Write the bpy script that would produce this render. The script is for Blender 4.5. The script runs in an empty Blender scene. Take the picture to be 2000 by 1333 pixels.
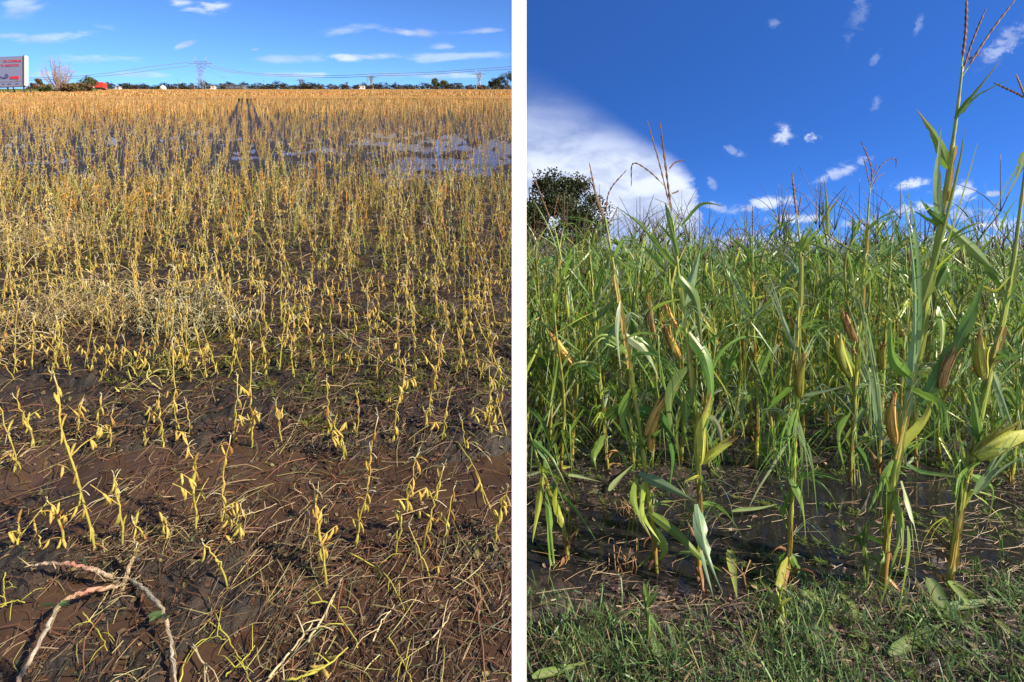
import bpy, math, random
import numpy as np
from mathutils import Vector
R = math.radians
rng = np.random.default_rng(11)
random.seed(5)
scn = bpy.context.scene
COL = scn.collection

# ------------------------------------------------------------------ camera, world, sun, exposure
EYE, F, PX0, HR, HL = 1.6, 1000.0, 1014.0, 520.0, 172.0     # eye height, focal length (photo px), centre column, horizons
SL = (HR - HL) / F                                           # rise of the soybean field away from the camera
cam = bpy.data.cameras.new("Camera"); cam_o = bpy.data.objects.new("Camera", cam); COL.objects.link(cam_o)
cam_o.location = (0, 0, EYE); cam_o.rotation_euler = (R(90), 0, 0)
cam.sensor_width = 36; cam.lens = 18.0
cam.shift_x = -14 / 2000; cam.shift_y = -146.5 / 2000
cam.clip_start = 0.05; cam.clip_end = 6000
scn.camera = cam_o
SUN_AZ, SUN_EL = R(67), R(34)                               # behind the camera, to the right
sl = bpy.data.lights.new("Sun", 'SUN'); so = bpy.data.objects.new("Sun", sl); COL.objects.link(so)
sl.energy = 5.0; sl.angle = R(0.9); sl.color = (1.0, 0.86, 0.66)
sd = Vector((math.sin(SUN_AZ) * math.cos(SUN_EL), -math.cos(SUN_AZ) * math.cos(SUN_EL), math.sin(SUN_EL)))
so.rotation_euler = sd.to_track_quat('Z', 'Y').to_euler()
so.location = sd * 50
scn.view_settings.view_transform = 'Standard'; scn.view_settings.look = 'None'
scn.view_settings.exposure = 1.02; scn.view_settings.gamma = 1.0
scn.cycles.max_bounces = 6; scn.cycles.diffuse_bounces = 3; scn.cycles.glossy_bounces = 3
scn.cycles.transmission_bounces = 3; scn.cycles.transparent_max_bounces = 4

class NT:
    """small helper that writes node trees"""
    def __init__(s, tree): s.t = tree; s.n = tree.nodes; s.l = tree.links
    def add(s, typ, **kw):
        nd = s.n.new(typ)
        for k, v in kw.items(): setattr(nd, k, v)
        return nd
    def put(s, sock, v):
        if hasattr(v, 'is_linked') or isinstance(v, bpy.types.NodeSocket): s.l.new(v, sock)
        else: sock.default_value = v
    def m(s, op, a, b=0.0, c=0.0, clamp=False):
        nd = s.add('ShaderNodeMath', operation=op, use_clamp=clamp)
        s.put(nd.inputs[0], a); s.put(nd.inputs[1], b); s.put(nd.inputs[2], c)
        return nd.outputs[0]
    def ss(s, x, a, b):
        nd = s.add('ShaderNodeMapRange', interpolation_type='SMOOTHSTEP')
        s.put(nd.inputs[0], x); s.put(nd.inputs[1], a); s.put(nd.inputs[2], b)
        return nd.outputs[0]
    def mix(s, f, a, b, mode='MIX'):
        nd = s.add('ShaderNodeMix', data_type='RGBA', blend_type=mode)
        s.put(nd.inputs[0], f); s.put(nd.inputs[6], a); s.put(nd.inputs[7], b)
        return nd.outputs[2]
    def xyz(s, x, y, z):
        nd = s.add('ShaderNodeCombineXYZ')
        for i, v in enumerate((x, y, z)): s.put(nd.inputs[i], v)
        return nd.outputs[0]
    def noise(s, vec, scale, detail=4, rough=0.55, dist=0.0):
        nd = s.add('ShaderNodeTexNoise')
        if vec is not None: s.l.new(vec, nd.inputs['Vector'])
        nd.inputs['Scale'].default_value = scale; nd.inputs['Detail'].default_value = detail
        nd.inputs['Roughness'].default_value = rough; nd.inputs['Distortion'].default_value = dist
        return nd.outputs[0]

def build_world():
    w = bpy.data.worlds.new("World"); scn.world = w; w.use_nodes = True
    w.node_tree.nodes.clear(); k = NT(w.node_tree)
    tc = k.add('ShaderNodeTexCoord'); sep = k.add('ShaderNodeSeparateXYZ'); k.l.new(tc.outputs['Generated'], sep.inputs[0])
    x, y, z = sep.outputs
    yp = k.m('MAXIMUM', y, 0.02)
    u = k.m('DIVIDE', x, yp); v = k.m('DIVIDE', z, yp)
    left = k.ss(u, 0.022, -0.022)                       # 1 over the rising soybean field
    front = k.ss(y, 0.0, 0.15)
    # the sky over the rising field keeps its pale band along that field's own skyline
    zl = k.m('SUBTRACT', z, k.m('MULTIPLY', k.m('MAXIMUM', y, 0.0), SL))
    zl = k.m('ADD', k.m('MULTIPLY', zl, 1.5), 0.10)
    zr = k.m('ADD', k.m('MULTIPLY', k.m('MAXIMUM', z, 0.0), 2.3), 0.06)
    zf = k.m('ADD', k.m('MULTIPLY', zl, left), k.m('MULTIPLY', zr, k.m('SUBTRACT', 1.0, left)))
    zf = k.m('ADD', k.m('MULTIPLY', zf, front), k.m('MULTIPLY', z, k.m('SUBTRACT', 1.0, front)))
    zf = k.m('MAXIMUM', zf, 0.012)
    vec = k.xyz(x, y, zf); nrm = k.add('ShaderNodeVectorMath', operation='NORMALIZE'); k.l.new(vec, nrm.inputs[0])
    sky = k.add('ShaderNodeTexSky', sky_type='NISHITA'); sky.sun_disc = False
    sky.sun_elevation = SUN_EL; sky.sun_rotation = R(180) - SUN_AZ
    sky.air_density = 1.0; sky.dust_density = 0.25; sky.ozone_density = 2.0
    k.l.new(nrm.outputs[0], sky.inputs['Vector'])
    tintL = k.mix(1.0, sky.outputs[0], (0.52, 0.85, 1.40, 1), 'MULTIPLY')
    tintR = k.mix(1.0, sky.outputs[0], (0.30, 0.70, 1.42, 1), 'MULTIPLY')
    base = k.mix(left, tintR, tintL)
    base = k.mix(front, sky.outputs[0], base)
    # clouds, in sky directions (u = right, v = up)
    def U(px): return (px - PX0) / F
    def V(py): return (HR - py) / F
    n1 = k.noise(k.xyz(k.m('MULTIPLY', u, 9.0), k.m('MULTIPLY', v, 30.0), 0.3), 1.0, 6, 0.62, 0.4)
    n2 = k.noise(k.xyz(k.m('MULTIPLY', u, 30.0), k.m('MULTIPLY', v, 44.0), 1.7), 1.0, 8, 0.68, 0.5)
    def blob(px, py, sx, sy, ang, amp, nz, lo=0.34, hi=0.80):
        du = k.m('SUBTRACT', u, U(px)); dv = k.m('SUBTRACT', v, V(py))
        c, s_ = math.cos(R(ang)), math.sin(R(ang))
        a = k.m('DIVIDE', k.m('ADD', k.m('MULTIPLY', du, c), k.m('MULTIPLY', dv, s_)), sx / F)
        b = k.m('DIVIDE', k.m('SUBTRACT', k.m('MULTIPLY', dv, c), k.m('MULTIPLY', du, s_)), sy / F)
        r2 = k.m('ADD', k.m('MULTIPLY', a, a), k.m('MULTIPLY', b, b))
        g = k.m('POWER', 2.718, k.m('MULTIPLY', r2, -1.0))
        g2 = k.ss(k.m('ADD', g, k.m('MULTIPLY', k.m('SUBTRACT', nz, 0.5), 3.4)), lo, hi + 0.35)
        return k.m('MULTIPLY', k.m('MULTIPLY', g2, k.ss(g, 0.06, 0.75)), amp)
    left_b = [(355, 9, 46, 15, -4, .95), (405, 13, 42, 15, 0, .95), (378, 14, 66, 15, -6, .95), (790, 63, 62, 9, -3, .75), (690, 56, 62, 12, 8, .35), (700, 112, 95, 9, 0, .75), (945, 60, 70, 8, 3, .6),
              (110, 70, 110, 16, 7, .45), (40, 12, 55, 24, 0, .4), (360, 88, 24, 6, 18, .6), (497, 97, 22, 5, 18, .7), (30, 70, 45, 8, 0, .5),
              (150, 115, 160, 10, 0, .35), (560, 116, 120, 9, 0, .4), (880, 112, 120, 12, 3, .4), (870, 92, 35, 8, 0, .4), (80, 145, 40, 6, 0, .5),
              (550, 147, 140, 7, 0, .45), (840, 148, 140, 8, 0, .55), (260, 146, 130, 7, 0, .4)]
    right_b = [(1528, 266, 22, 22, 0, .8), (1580, 268, 22, 13, -8, .95), (1650, 330, 66, 15, 24, .55), (1875, 378, 52, 26, 0, .9), (1785, 358, 42, 13, 8, .8),
               (1942, 379, 26, 8, 0, .9), (1500, 398, 80, 15, 8, .8), (1770, 410, 66, 15, 4, .85), (1965, 85, 70, 26, 40, .45), (1672, 35, 22, 60, -20, .22),
               (1515, 48, 18, 14, 0, .2), (1712, 112, 10, 26, -25, .22), (1435, 295, 30, 10, -20, .25), (1390, 358, 9, 20, 25, .3), (1795, 50, 12, 24, -20, .22),
               (1400, 405, 45, 12, -10, .6), (1560, 428, 60, 10, 0, .7), (1700, 440, 80, 14, 0, .6), (1900, 420, 90, 16, 0, .7), (1960, 442, 80, 22, 0, .8),
               (1500, 475, 260, 22, 0, .8), (1850, 475, 260, 24, 0, .8), (1710, 205, 10, 20, -25, .2)]
    def total(lst, nz):
        acc = None
        for b in lst:
            o = blob(*b, nz)
            acc = o if acc is None else k.m('MAXIMUM', acc, o)
        return acc
    cl = k.m('MULTIPLY', total(left_b, n1), left)
    crr = total(right_b, n2)
    # the one big smooth cloud standing low on the left over the corn
    fc = k.add('ShaderNodeFloatCurve'); cv = fc.mapping.curves[0]
    pts = [(1014, 150), (1060, 160), (1110, 180), (1180, 218), (1250, 262), (1300, 292), (1340, 325), (1360, 362), (1368, 430), (1374, 520)]
    for i, (px, py) in enumerate(pts):
        p_ = (U(px) / 0.4, V(py) / 0.4)
        if i < 2: cv.points[i].location = p_
        else: cv.points.new(*p_)
    fc.mapping.update()
    wob = k.m('MULTIPLY', k.m('ADD', k.m('MULTIPLY', k.m('SUBTRACT', n1, 0.5), 0.7), k.m('MULTIPLY', k.m('SUBTRACT', n2, 0.5), 0.6)), 0.07)
    k.put(fc.inputs['Value'], k.m('DIVIDE', k.m('ADD', u, wob), 0.4)); fc.inputs['Factor'].default_value = 1.0
    d = k.m('SUBTRACT', k.m('ADD', k.m('MULTIPLY', fc.outputs[0], 0.4), k.m('MULTIPLY', wob, 0.5)), v)
    soft = k.m('ADD', 0.045, k.m('MULTIPLY', k.ss(u, 0.30, 0.0), 0.16))
    big = k.ss(d, k.m('MULTIPLY', soft, -0.15), soft)
    big = k.m('MULTIPLY', big, k.ss(k.m('ADD', u, wob), 0.378, 0.325))
    low = k.m('MULTIPLY', k.ss(v, 0.10, 0.04), k.ss(n2, 0.62, 0.40))   # blue breaks low down
    big = k.m('MULTIPLY', big, k.m('SUBTRACT', 1.0, k.m('MULTIPLY', low, 0.55)))
    cr = k.m('MULTIPLY', k.m('MAXIMUM', crr, k.m('MULTIPLY', big, 0.9)), k.m('SUBTRACT', 1.0, left))
    cloud = k.m('MULTIPLY', k.m('MAXIMUM', cl, cr), front, clamp=True)
    n3 = k.noise(k.xyz(k.m('MULTIPLY', u, 7.0), k.m('MULTIPLY', v, 16.0), 4.0), 1.0, 5, 0.55, 0.2)
    ccol = k.mix(k.ss(n3, 0.35, 0.62), (3.6, 4.2, 5.8, 1), (6.6, 7.1, 8.2, 1))
    fin = k.mix(cloud, base, ccol)
    bg = k.add('ShaderNodeBackground'); bg.inputs[1].default_value = 0.074
    k.l.new(fin, bg.inputs[0])
    out = k.add('ShaderNodeOutputWorld'); k.l.new(bg.outputs[0], out.inputs[0])
build_world()

# ------------------------------------------------------------------ helpers
def GR(px, py, h=0.0):
    """point of the photograph on the corn field's ground (or h above it)"""
    Y = (EYE - h) * F / (py - HR); return np.array([(px - PX0) * Y / F, Y, h])
def GL(px, py, h=0.0):
    """point of the photograph on the rising soybean field (or h above it)"""
    Y = (EYE - h) * F / (py - HL); return np.array([(px - PX0) * Y / F, Y, SL * Y + h])
def AT(px, py, Y):
    return np.array([(px - PX0) * Y / F, Y, EYE - (py - HR) * Y / F])

def hsh(ix, iy, iz, seed):
    n = (ix * 374761393 + iy * 668265263 + iz * 2147483647 + seed * 1274126177) & 0xFFFFFFFF
    n = ((n ^ (n >> 13)) * 1274126177) & 0xFFFFFFFF
    return ((n ^ (n >> 16)) & 0xFFFF) / 65535.0
def vnoise(x, y, seed=0):
    x0 = np.floor(x).astype(np.int64); y0 = np.floor(y).astype(np.int64)
    fx = x - x0; fy = y - y0; fx = fx * fx * (3 - 2 * fx); fy = fy * fy * (3 - 2 * fy)
    z0 = np.zeros_like(x0)
    a = hsh(x0, y0, z0, seed); b = hsh(x0 + 1, y0, z0, seed); c = hsh(x0, y0 + 1, z0, seed); d = hsh(x0 + 1, y0 + 1, z0, seed)
    return (a * (1 - fx) + b * fx) * (1 - fy) + (c * (1 - fx) + d * fx) * fy
def fbm(x, y, seed=0, octv=4):
    x = np.asarray(x, float); y = np.asarray(y, float)
    t = 0; a = 0.5; s = 0
    for o in range(octv):
        t = t + a * vnoise(x, y, seed + o); s += a; a *= 0.5; x = x * 2.03 + 3.1; y = y * 2.03 + 1.7
    return t / s
def sst(x, a, b):
    t = np.clip((x - a) / (b - a), 0, 1); return t * t * (3 - 2 * t)

class MB:
    """collects quads and triangles with one colour per vertex; build() links them as ONE mesh object"""
    def __init__(s): s.v = []; s.c = []; s.q = []; s.t = []; s.n = 0
    def add(s, v, col, q=None, t=None):
        v = np.asarray(v, float).reshape(-1, 3); col = np.asarray(col, float)
        if col.ndim == 1: col = np.tile(col, (len(v), 1))
        s.v.append(v); s.c.append(col)
        if q is not None and len(q): s.q.append(np.asarray(q, np.int64).reshape(-1, 4) + s.n)
        if t is not None and len(t): s.t.append(np.asarray(t, np.int64).reshape(-1, 3) + s.n)
        s.n += len(v)
    def arrays(s):
        return (np.concatenate(s.v), np.concatenate(s.c), np.concatenate(s.q) if s.q else np.zeros((0, 4), np.int64),
                np.concatenate(s.t) if s.t else np.zeros((0, 3), np.int64))
    def build(s, name, mat, parent=None, smooth=False, origin=None):
        v, c, q, t = s.arrays()
        if origin is not None: v = v - np.asarray(origin)
        me = bpy.data.meshes.new(name)
        me.vertices.add(len(v)); me.vertices.foreach_set('co', v.astype(np.float32).ravel())
        nl = len(q) * 4 + len(t) * 3
        me.loops.add(nl); me.loops.foreach_set('vertex_index', np.concatenate([q.ravel(), t.ravel()]).astype(np.int32))
        me.polygons.add(len(q) + len(t))
        st = np.concatenate([np.arange(len(q)) * 4, len(q) * 4 + np.arange(len(t)) * 3]).astype(np.int32)
        me.polygons.foreach_set('loop_start', st)
        me.polygons.foreach_set('use_smooth', np.full(len(st), bool(smooth)))
        me.update(calc_edges=True)
        at = me.color_attributes.new('Col', 'FLOAT_COLOR', 'POINT')
        at.data.foreach_set('color', np.concatenate([np.clip(c, 0, 1), np.ones((len(c), 1))], 1).astype(np.float32).ravel())
        me.materials.append(mat)
        o = bpy.data.objects.new(name, me); COL.objects.link(o)
        if origin is not None and parent is None: o.location = origin
        if parent is not None: o.parent = parent
        return o

def tag(o, label=None, cat=None, group=None, kind=None):
    for k_, v_ in (('label', label), ('category', cat), ('group', group), ('kind', kind)):
        if v_: o[k_] = v_
    return o
def empty(name, loc, label, cat, group=None):
    o = bpy.data.objects.new(name, None); COL.objects.link(o); o.location = loc; o.empty_display_size = 0.1
    return tag(o, label, cat, group)

def nz(v): return v / (np.linalg.norm(v, axis=-1, keepdims=True) + 1e-9)
def catmull(P, n):
    P = np.asarray(P, float)
    if len(P) == 2: return P[0] + np.linspace(0, 1, n)[:, None] * (P[1] - P[0])
    Q = np.vstack([2 * P[0] - P[1], P, 2 * P[-1] - P[-2]])
    u = np.linspace(0, len(P) - 1 - 1e-6, n); i = u.astype(int); t = (u - i)[:, None]
    a, b, c, d = Q[i], Q[i + 1], Q[i + 2], Q[i + 3]
    return 0.5 * (2 * b + (c - a) * t + (2 * a - 5 * b + 4 * c - d) * t ** 2 + (3 * b - a - 3 * c + d) * t ** 3)
def frames(P):
    T = nz(np.gradient(P, axis=0))
    ref = np.where(np.abs(T[:, 2:3]) > 0.9, np.array([[1., 0, 0]]), np.array([[0, 0, 1.]]))
    if np.abs(T[:, 2]).mean() > 0.6: ref = np.tile(np.array([[0.2, 1., 0]]), (len(P), 1))
    S = nz(np.cross(T, ref)); N = np.cross(S, T)
    return T, S, N
def tube(mb, P, r, col, k=5, cap=True):
    P = np.asarray(P, float); n = len(P); r = np.broadcast_to(np.asarray(r, float), (n,))
    T, S, N = frames(P); a = np.arange(k) * 2 * math.pi / k
    v = P[:, None] + r[:, None, None] * (np.cos(a)[None, :, None] * S[:, None] + np.sin(a)[None, :, None] * N[:, None])
    col = np.asarray(col, float)
    c = np.tile(col, (n * k, 1)) if col.ndim == 1 else col.reshape(-1, 3) if col.ndim == 3 else np.repeat(col, k, 0)
    i = np.arange(n - 1)[:, None] * k; j = np.arange(k)[None]; j2 = (j + 1) % k
    q = np.stack([i + j, i + j2, i + k + j2, i + k + j], -1).reshape(-1, 4)
    v = v.reshape(-1, 3)
    if cap and k == 4: q = np.vstack([q, [[3, 2, 1, 0]], [[(n - 1) * k + m for m in range(4)]]])
    tr = None
    if cap and k != 4:
        v = np.vstack([v, P[-1:], P[:1]]); c = np.vstack([c, c[-1:], c[:1]]); e = n * k
        tr = np.array([[(n - 1) * k + m, (n - 1) * k + (m + 1) % k, e] for m in range(k)] + [[(m + 1) % k, m, e + 1] for m in range(k)])
    mb.add(v, c, q, tr)
def ribbon(mb, P, w, phi, colE, colM, fold=0.25, wave=0.0, ragged=0.0, r=None):
    """leaf blade along P: seven vertices across, a thin pale midrib, folded on it"""
    P = np.asarray(P, float); n = len(P)
    T = nz(np.gradient(P, axis=0))
    S0 = nz(np.cross(T, np.array([[0.05, 1.0, 0.1]]))); N0 = np.cross(S0, T)
    phi = np.broadcast_to(np.asarray(phi, float), (n,))[:, None]
    S = S0 * np.cos(phi) + N0 * np.sin(phi); N = np.cross(S, T)
    o = np.array([-1, -.55, -.09, 0, .09, .55, 1.])
    w = np.asarray(w, float)
    tear = np.where(rng.random((n, 7)) < .22, rng.random((n, 7)) * 1.3, rng.random((n, 7)) * .45)
    W = w[:, None] * (1 - np.clip(ragged * tear, 0, .8) * (np.abs(o)[None] > .9))
    off = o[None] * W * .5
    up = np.abs(off) * fold + wave * w[:, None] * np.sin(np.linspace(0, 9, n)[:, None] + 2 * o[None]) * np.abs(o)[None]
    v = P[:, None] + off[..., None] * S[:, None] + up[..., None] * N[:, None]
    colE = np.asarray(colE, float); colM = np.asarray(colM, float)
    if colE.ndim == 1: colE = np.tile(colE, (n, 1))
    if colM.ndim == 1: colM = np.tile(colM, (n, 1))
    c = np.stack([colE * .85, colE * .95, colE, colM, colE, colE * 1.05, colE * .9], 1)
    i = np.arange(n - 1)[:, None] * 7; j = np.arange(6)[None]
    q = np.stack([i + j, i + j + 1, i + 8 + j, i + 7 + j], -1).reshape(-1, 4)
    mb.add(v.reshape(-1, 3), c.reshape(-1, 3), q)
def blob_mb(mb, c, rad, col, k=8, m=6, axis=None, jit=0.0):
    th = np.linspace(0.02, math.pi - 0.02, m)
    P = np.array([[0, 0, -math.cos(t)] for t in th])
    a = np.arange(k) * 2 * math.pi / k
    v = np.stack([np.outer(np.sin(th), np.cos(a)), np.outer(np.sin(th), np.sin(a)), np.repeat(-np.cos(th)[:, None], k, 1)], -1).reshape(-1, 3)
    v = v * np.asarray(rad) * (1 + jit * (rng.random((len(v), 1)) - .5)) + np.asarray(c)
    i = np.arange(m - 1)[:, None] * k; j = np.arange(k)[None]; j2 = (j + 1) % k
    mb.add(v, col, np.stack([i + j, i + j2, i + k + j2, i + k + j], -1).reshape(-1, 4))
def box(mb, c, s, col, M=None):
    v = np.array([[x, y, z] for x in (-.5, .5) for y in (-.5, .5) for z in (-.5, .5)]) * np.asarray(s)
    if M is not None: v = v @ np.asarray(M).T
    mb.add(v + np.asarray(c), col, [[0, 1, 3, 2], [4, 6, 7, 5], [0, 4, 5, 1], [2, 3, 7, 6], [0, 2, 6, 4], [1, 5, 7, 3]])

def scatter(mb, protos, pos, rot, sc, tilt=None, tdir=None, mul=None, shear=0.0, which=None, seam=None):
    """adds a transformed copy of a prototype (v,c,q,t) at every position"""
    n = len(pos); which = rng.integers(0, len(protos), n) if which is None else which
    tilt = np.zeros(n) if tilt is None else tilt; tdir = rng.random(n) * 6.283 if tdir is None else tdir
    mul = np.ones((n, 3)) if mul is None else mul
    sc = np.asarray(sc, float); sc = np.repeat(sc[:, None], 3, 1) if sc.ndim == 1 else sc
    for p, (v, c, q, t) in enumerate(protos):
        I = np.where(which == p)[0]
        if not len(I): continue
        V = v[None] * sc[I][:, None]
        cr, sr = np.cos(rot[I])[:, None], np.sin(rot[I])[:, None]
        X = V[..., 0] * cr - V[..., 1] * sr; Yv = V[..., 0] * sr + V[..., 1] * cr; Z = V[..., 2]
        ct, st = np.cos(tdir[I])[:, None], np.sin(tdir[I])[:, None]
        a = X * ct + Yv * st; b = -X * st + Yv * ct
        cq, sq = np.cos(tilt[I])[:, None], np.sin(tilt[I])[:, None]
        a2 = a * cq + Z * sq; Z2 = -a * sq + Z * cq
        X = a2 * ct - b * st; Yv = a2 * st + b * ct
        W = np.stack([X + pos[I, 0:1], Yv + pos[I, 1:2], Z2 + shear * Yv + pos[I, 2:3]], -1)
        C_ = np.clip(c[None] * mul[I][:, None], 0, 1)
        if seam:                                         # plants keep to their own side of the boundary between the fields
            if seam > 0: ok = (W[..., 0] > -0.004 * W[..., 1]).all(1) | (W[..., 1].min(1) > 7)
            else: ok = (W[..., 0] < 0.004 * W[..., 1]).all(1)
            W = W[ok]; C_ = C_[ok]
        k_ = len(W)
        if not k_: continue
        offs = (np.arange(k_) * len(v))[:, None, None]
        mb.add(W.reshape(-1, 3), C_.reshape(-1, 3), (q[None] + offs).reshape(-1, 4) if len(q) else None, (t[None] + offs).reshape(-1, 3) if len(t) else None)

# ------------------------------------------------------------------ materials
def mat_new(name):
    m = bpy.data.materials.new(name); m.use_nodes = True; m.node_tree.nodes.clear(); return m, NT(m.node_tree)
def mat_plant(name, transl=0.0, rough=0.5, nscale=40.0, namp=0.35, spec=0.4, fleck=None, bump=0.0):
    m, k = mat_new(name)
    at = k.add('ShaderNodeAttribute', attribute_name='Col'); tc = k.add('ShaderNodeTexCoord')
    geo = k.add('ShaderNodeNewGeometry')
    n = k.noise(geo.outputs['Position'], nscale, 4)
    f = k.m('ADD', 1.0 - namp * .5, k.m('MULTIPLY', n, namp))
    c = k.mix(1.0, at.outputs['Color'], k.xyz(f, f, f), 'MULTIPLY')
    if fleck:
        n2 = k.noise(geo.outputs['Position'], nscale * .6, 5, .7)
        c = k.mix(k.ss(n2, fleck[1], fleck[1] + .07), c, (*fleck[0], 1))
    p = k.add('ShaderNodeBsdfPrincipled'); k.l.new(c, p.inputs['Base Color'])
    p.inputs['Roughness'].default_value = rough; p.inputs['Specular IOR Level'].default_value = spec
    if bump:
        b = k.add('ShaderNodeBump'); b.inputs['Strength'].default_value = bump; b.inputs['Distance'].default_value = 0.004
        k.l.new(k.noise(geo.outputs['Position'], nscale * 2.5, 5), b.inputs['Height']); k.l.new(b.outputs[0], p.inputs['Normal'])
    out = k.add('ShaderNodeOutputMaterial'); sh = p.outputs[0]
    if transl:
        tr = k.add('ShaderNodeBsdfTranslucent'); k.l.new(c, tr.inputs[0])
        mx = k.add('ShaderNodeMixShader'); mx.inputs[0].default_value = transl
        k.l.new(sh, mx.inputs[1]); k.l.new(tr.outputs[0], mx.inputs[2]); sh = mx.outputs[0]
    k.l.new(sh, out.inputs[0]); return m
M_SOY = mat_plant('soybean_dry', .18, .6, 60, .5, .3, ((.20, .09, .03), .64))
M_CORN = mat_plant('corn_leaf', .42, .38, 30, .4, .5, ((.16, .15, .04), .70))
M_STALK = mat_plant('corn_stalk', .05, .45, 45, .5, .4, ((.16, .07, .02), .64))
M_HUSK = mat_plant('corn_husk', .12, .5, 50, .5, .35, ((.13, .06, .02), .64), .4)
M_TASSEL = mat_plant('corn_tassel', .1, .7, 160, .9, .2)
M_LITTER = mat_plant('litter', .08, .55, 60, .6, .4)
M_GRASS = mat_plant('grass', .35, .45, 25, .5, .4)
M_TREE = mat_plant('tree', .15, .65, 3, .5, .2)
M_BARK = mat_plant('bark', 0, .8, 60, .7, .2, ((.20, .17, .13), .68), .6)
M_PAINT = mat_plant('paint', 0, .45, 4, .12, .4)
def mat_soil(name, ca, cb, sc, wet):
    m, k = mat_new(name); geo = k.add('ShaderNodeNewGeometry'); P = geo.outputs['Position']
    n = k.noise(P, sc, 8, .68); n2 = k.noise(P, sc * 6, 6, .7)
    c = k.mix(k.ss(n, .35, .68), (*ca, 1), (*cb, 1))
    c = k.mix(k.m('MULTIPLY', k.ss(n2, .55, .75), .6), c, (cb[0] * 1.8, cb[1] * 1.75, cb[2] * 1.6, 1))
    p = k.add('ShaderNodeBsdfPrincipled'); k.l.new(c, p.inputs['Base Color'])
    k.put(p.inputs['Roughness'], k.m('ADD', wet - .15, k.m('MULTIPLY', n2, .5)))
    b = k.add('ShaderNodeBump'); b.inputs['Strength'].default_value = .9; b.inputs['Distance'].default_value = .02
    k.l.new(k.m('ADD', n, k.m('MULTIPLY', n2, .5)), b.inputs['Height']); k.l.new(b.outputs[0], p.inputs['Normal'])
    out = k.add('ShaderNodeOutputMaterial'); k.l.new(p.outputs[0], out.inputs[0]); return m
def mat_water(name, ca, cb, rough, bump):
    m, k = mat_new(name); geo = k.add('ShaderNodeNewGeometry'); P = geo.outputs['Position']
    n = k.noise(P, 3.2, 6, .6, .6)
    c = k.mix(k.ss(n, .35, .65), (*ca, 1), (*cb, 1))
    p = k.add('ShaderNodeBsdfPrincipled'); k.l.new(c, p.inputs['Base Color'])
    p.inputs['Roughness'].default_value = rough; p.inputs['IOR'].default_value = 1.33
    b = k.add('ShaderNodeBump'); b.inputs['Strength'].default_value = bump; b.inputs['Distance'].default_value = .01
    k.l.new(k.noise(P, 9, 3, .5, .5), b.inputs['Height']); k.l.new(b.outputs[0], p.inputs['Normal'])
    out = k.add('ShaderNodeOutputMaterial'); k.l.new(p.outputs[0], out.inputs[0]); return m
M_SOIL_L = mat_soil('soil_dark', (.008, .006, .0045), (.036, .022, .013), 9, .45)
M_SOIL_R = mat_soil('soil_wet', (.016, .012, .012), (.060, .044, .038), 8, .4)
M_WATER_L = mat_water('muddy_water', (.036, .021, .012), (.070, .042, .024), .06, .55)
M_WATER_R = mat_water('dark_water', (.010, .010, .012), (.018, .016, .017), .05, .12)

# ------------------------------------------------------------------ the ground of both fields, and the water standing on it
ROW0, ROWD = 1.765, 0.525                       # first row across the soybean field, and the rows' spacing
def left_bump(x, y):
    clod = (fbm(x * 7, y * 7, 3, 5) - .5) * .085 + (fbm(x * 34, y * 34, 8, 3) - .5) * .030
    lvl = np.interp(y, [1.0, 1.35, 1.55, 1.72, 1.80, 1.9, 2.05, 2.2, 2.30, 2.5, 3.2, 7.5, 9.5, 12, 16, 20, 28, 40],
                    [-.020, -.020, -.016, .006, .000, -.024, -.026, -.020, .006, .022, .026, .026, .020, .016, .016, .02, .03, .03])
    lvl = lvl + (fbm(x * 2.1, y * 2.1, 21, 3) - .5) * .065
    far = np.clip(y / 8, 1, 6)
    rd = (y - ROW0) / ROWD; lvl = lvl + .014 * np.exp(-((rd - np.round(rd)) * ROWD / .05) ** 2) * (y < 5)
    lvl = lvl - np.interp(y, [8, 10, 14, 18], [0, 1, 1, 0]) * sst(fbm(x * 1.3, y * .9, 93, 4) + .30 * sst(x / np.maximum(y, .1), -.55, -.15) - .20, .53, .62) * .06
    lvl = lvl + np.where(y < 3.0, -.014 * sst(x / y, -.12, -.01), 0)     # the brown pool at the boundary
    return (clod + lvl) * np.where(y > 60, .3, 1) * np.clip(far, 1, 1.6)
def right_bump(x, y):
    clod = (fbm(x * 8, y * 8, 43, 5) - .5) * .075 + (fbm(x * 28, y * 28, 48, 3) - .5) * .018
    lvl = np.interp(y, [1.5, 2.2, 2.5, 2.7, 3.2, 3.8, 4.6, 6, 9, 20], [.03, .02, .004, -.020, -.026, -.022, -.012, .004, .02, .03])
    return clod + lvl + (fbm(x * 1.9, y * 1.9, 61, 3) - .5) * .045
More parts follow.
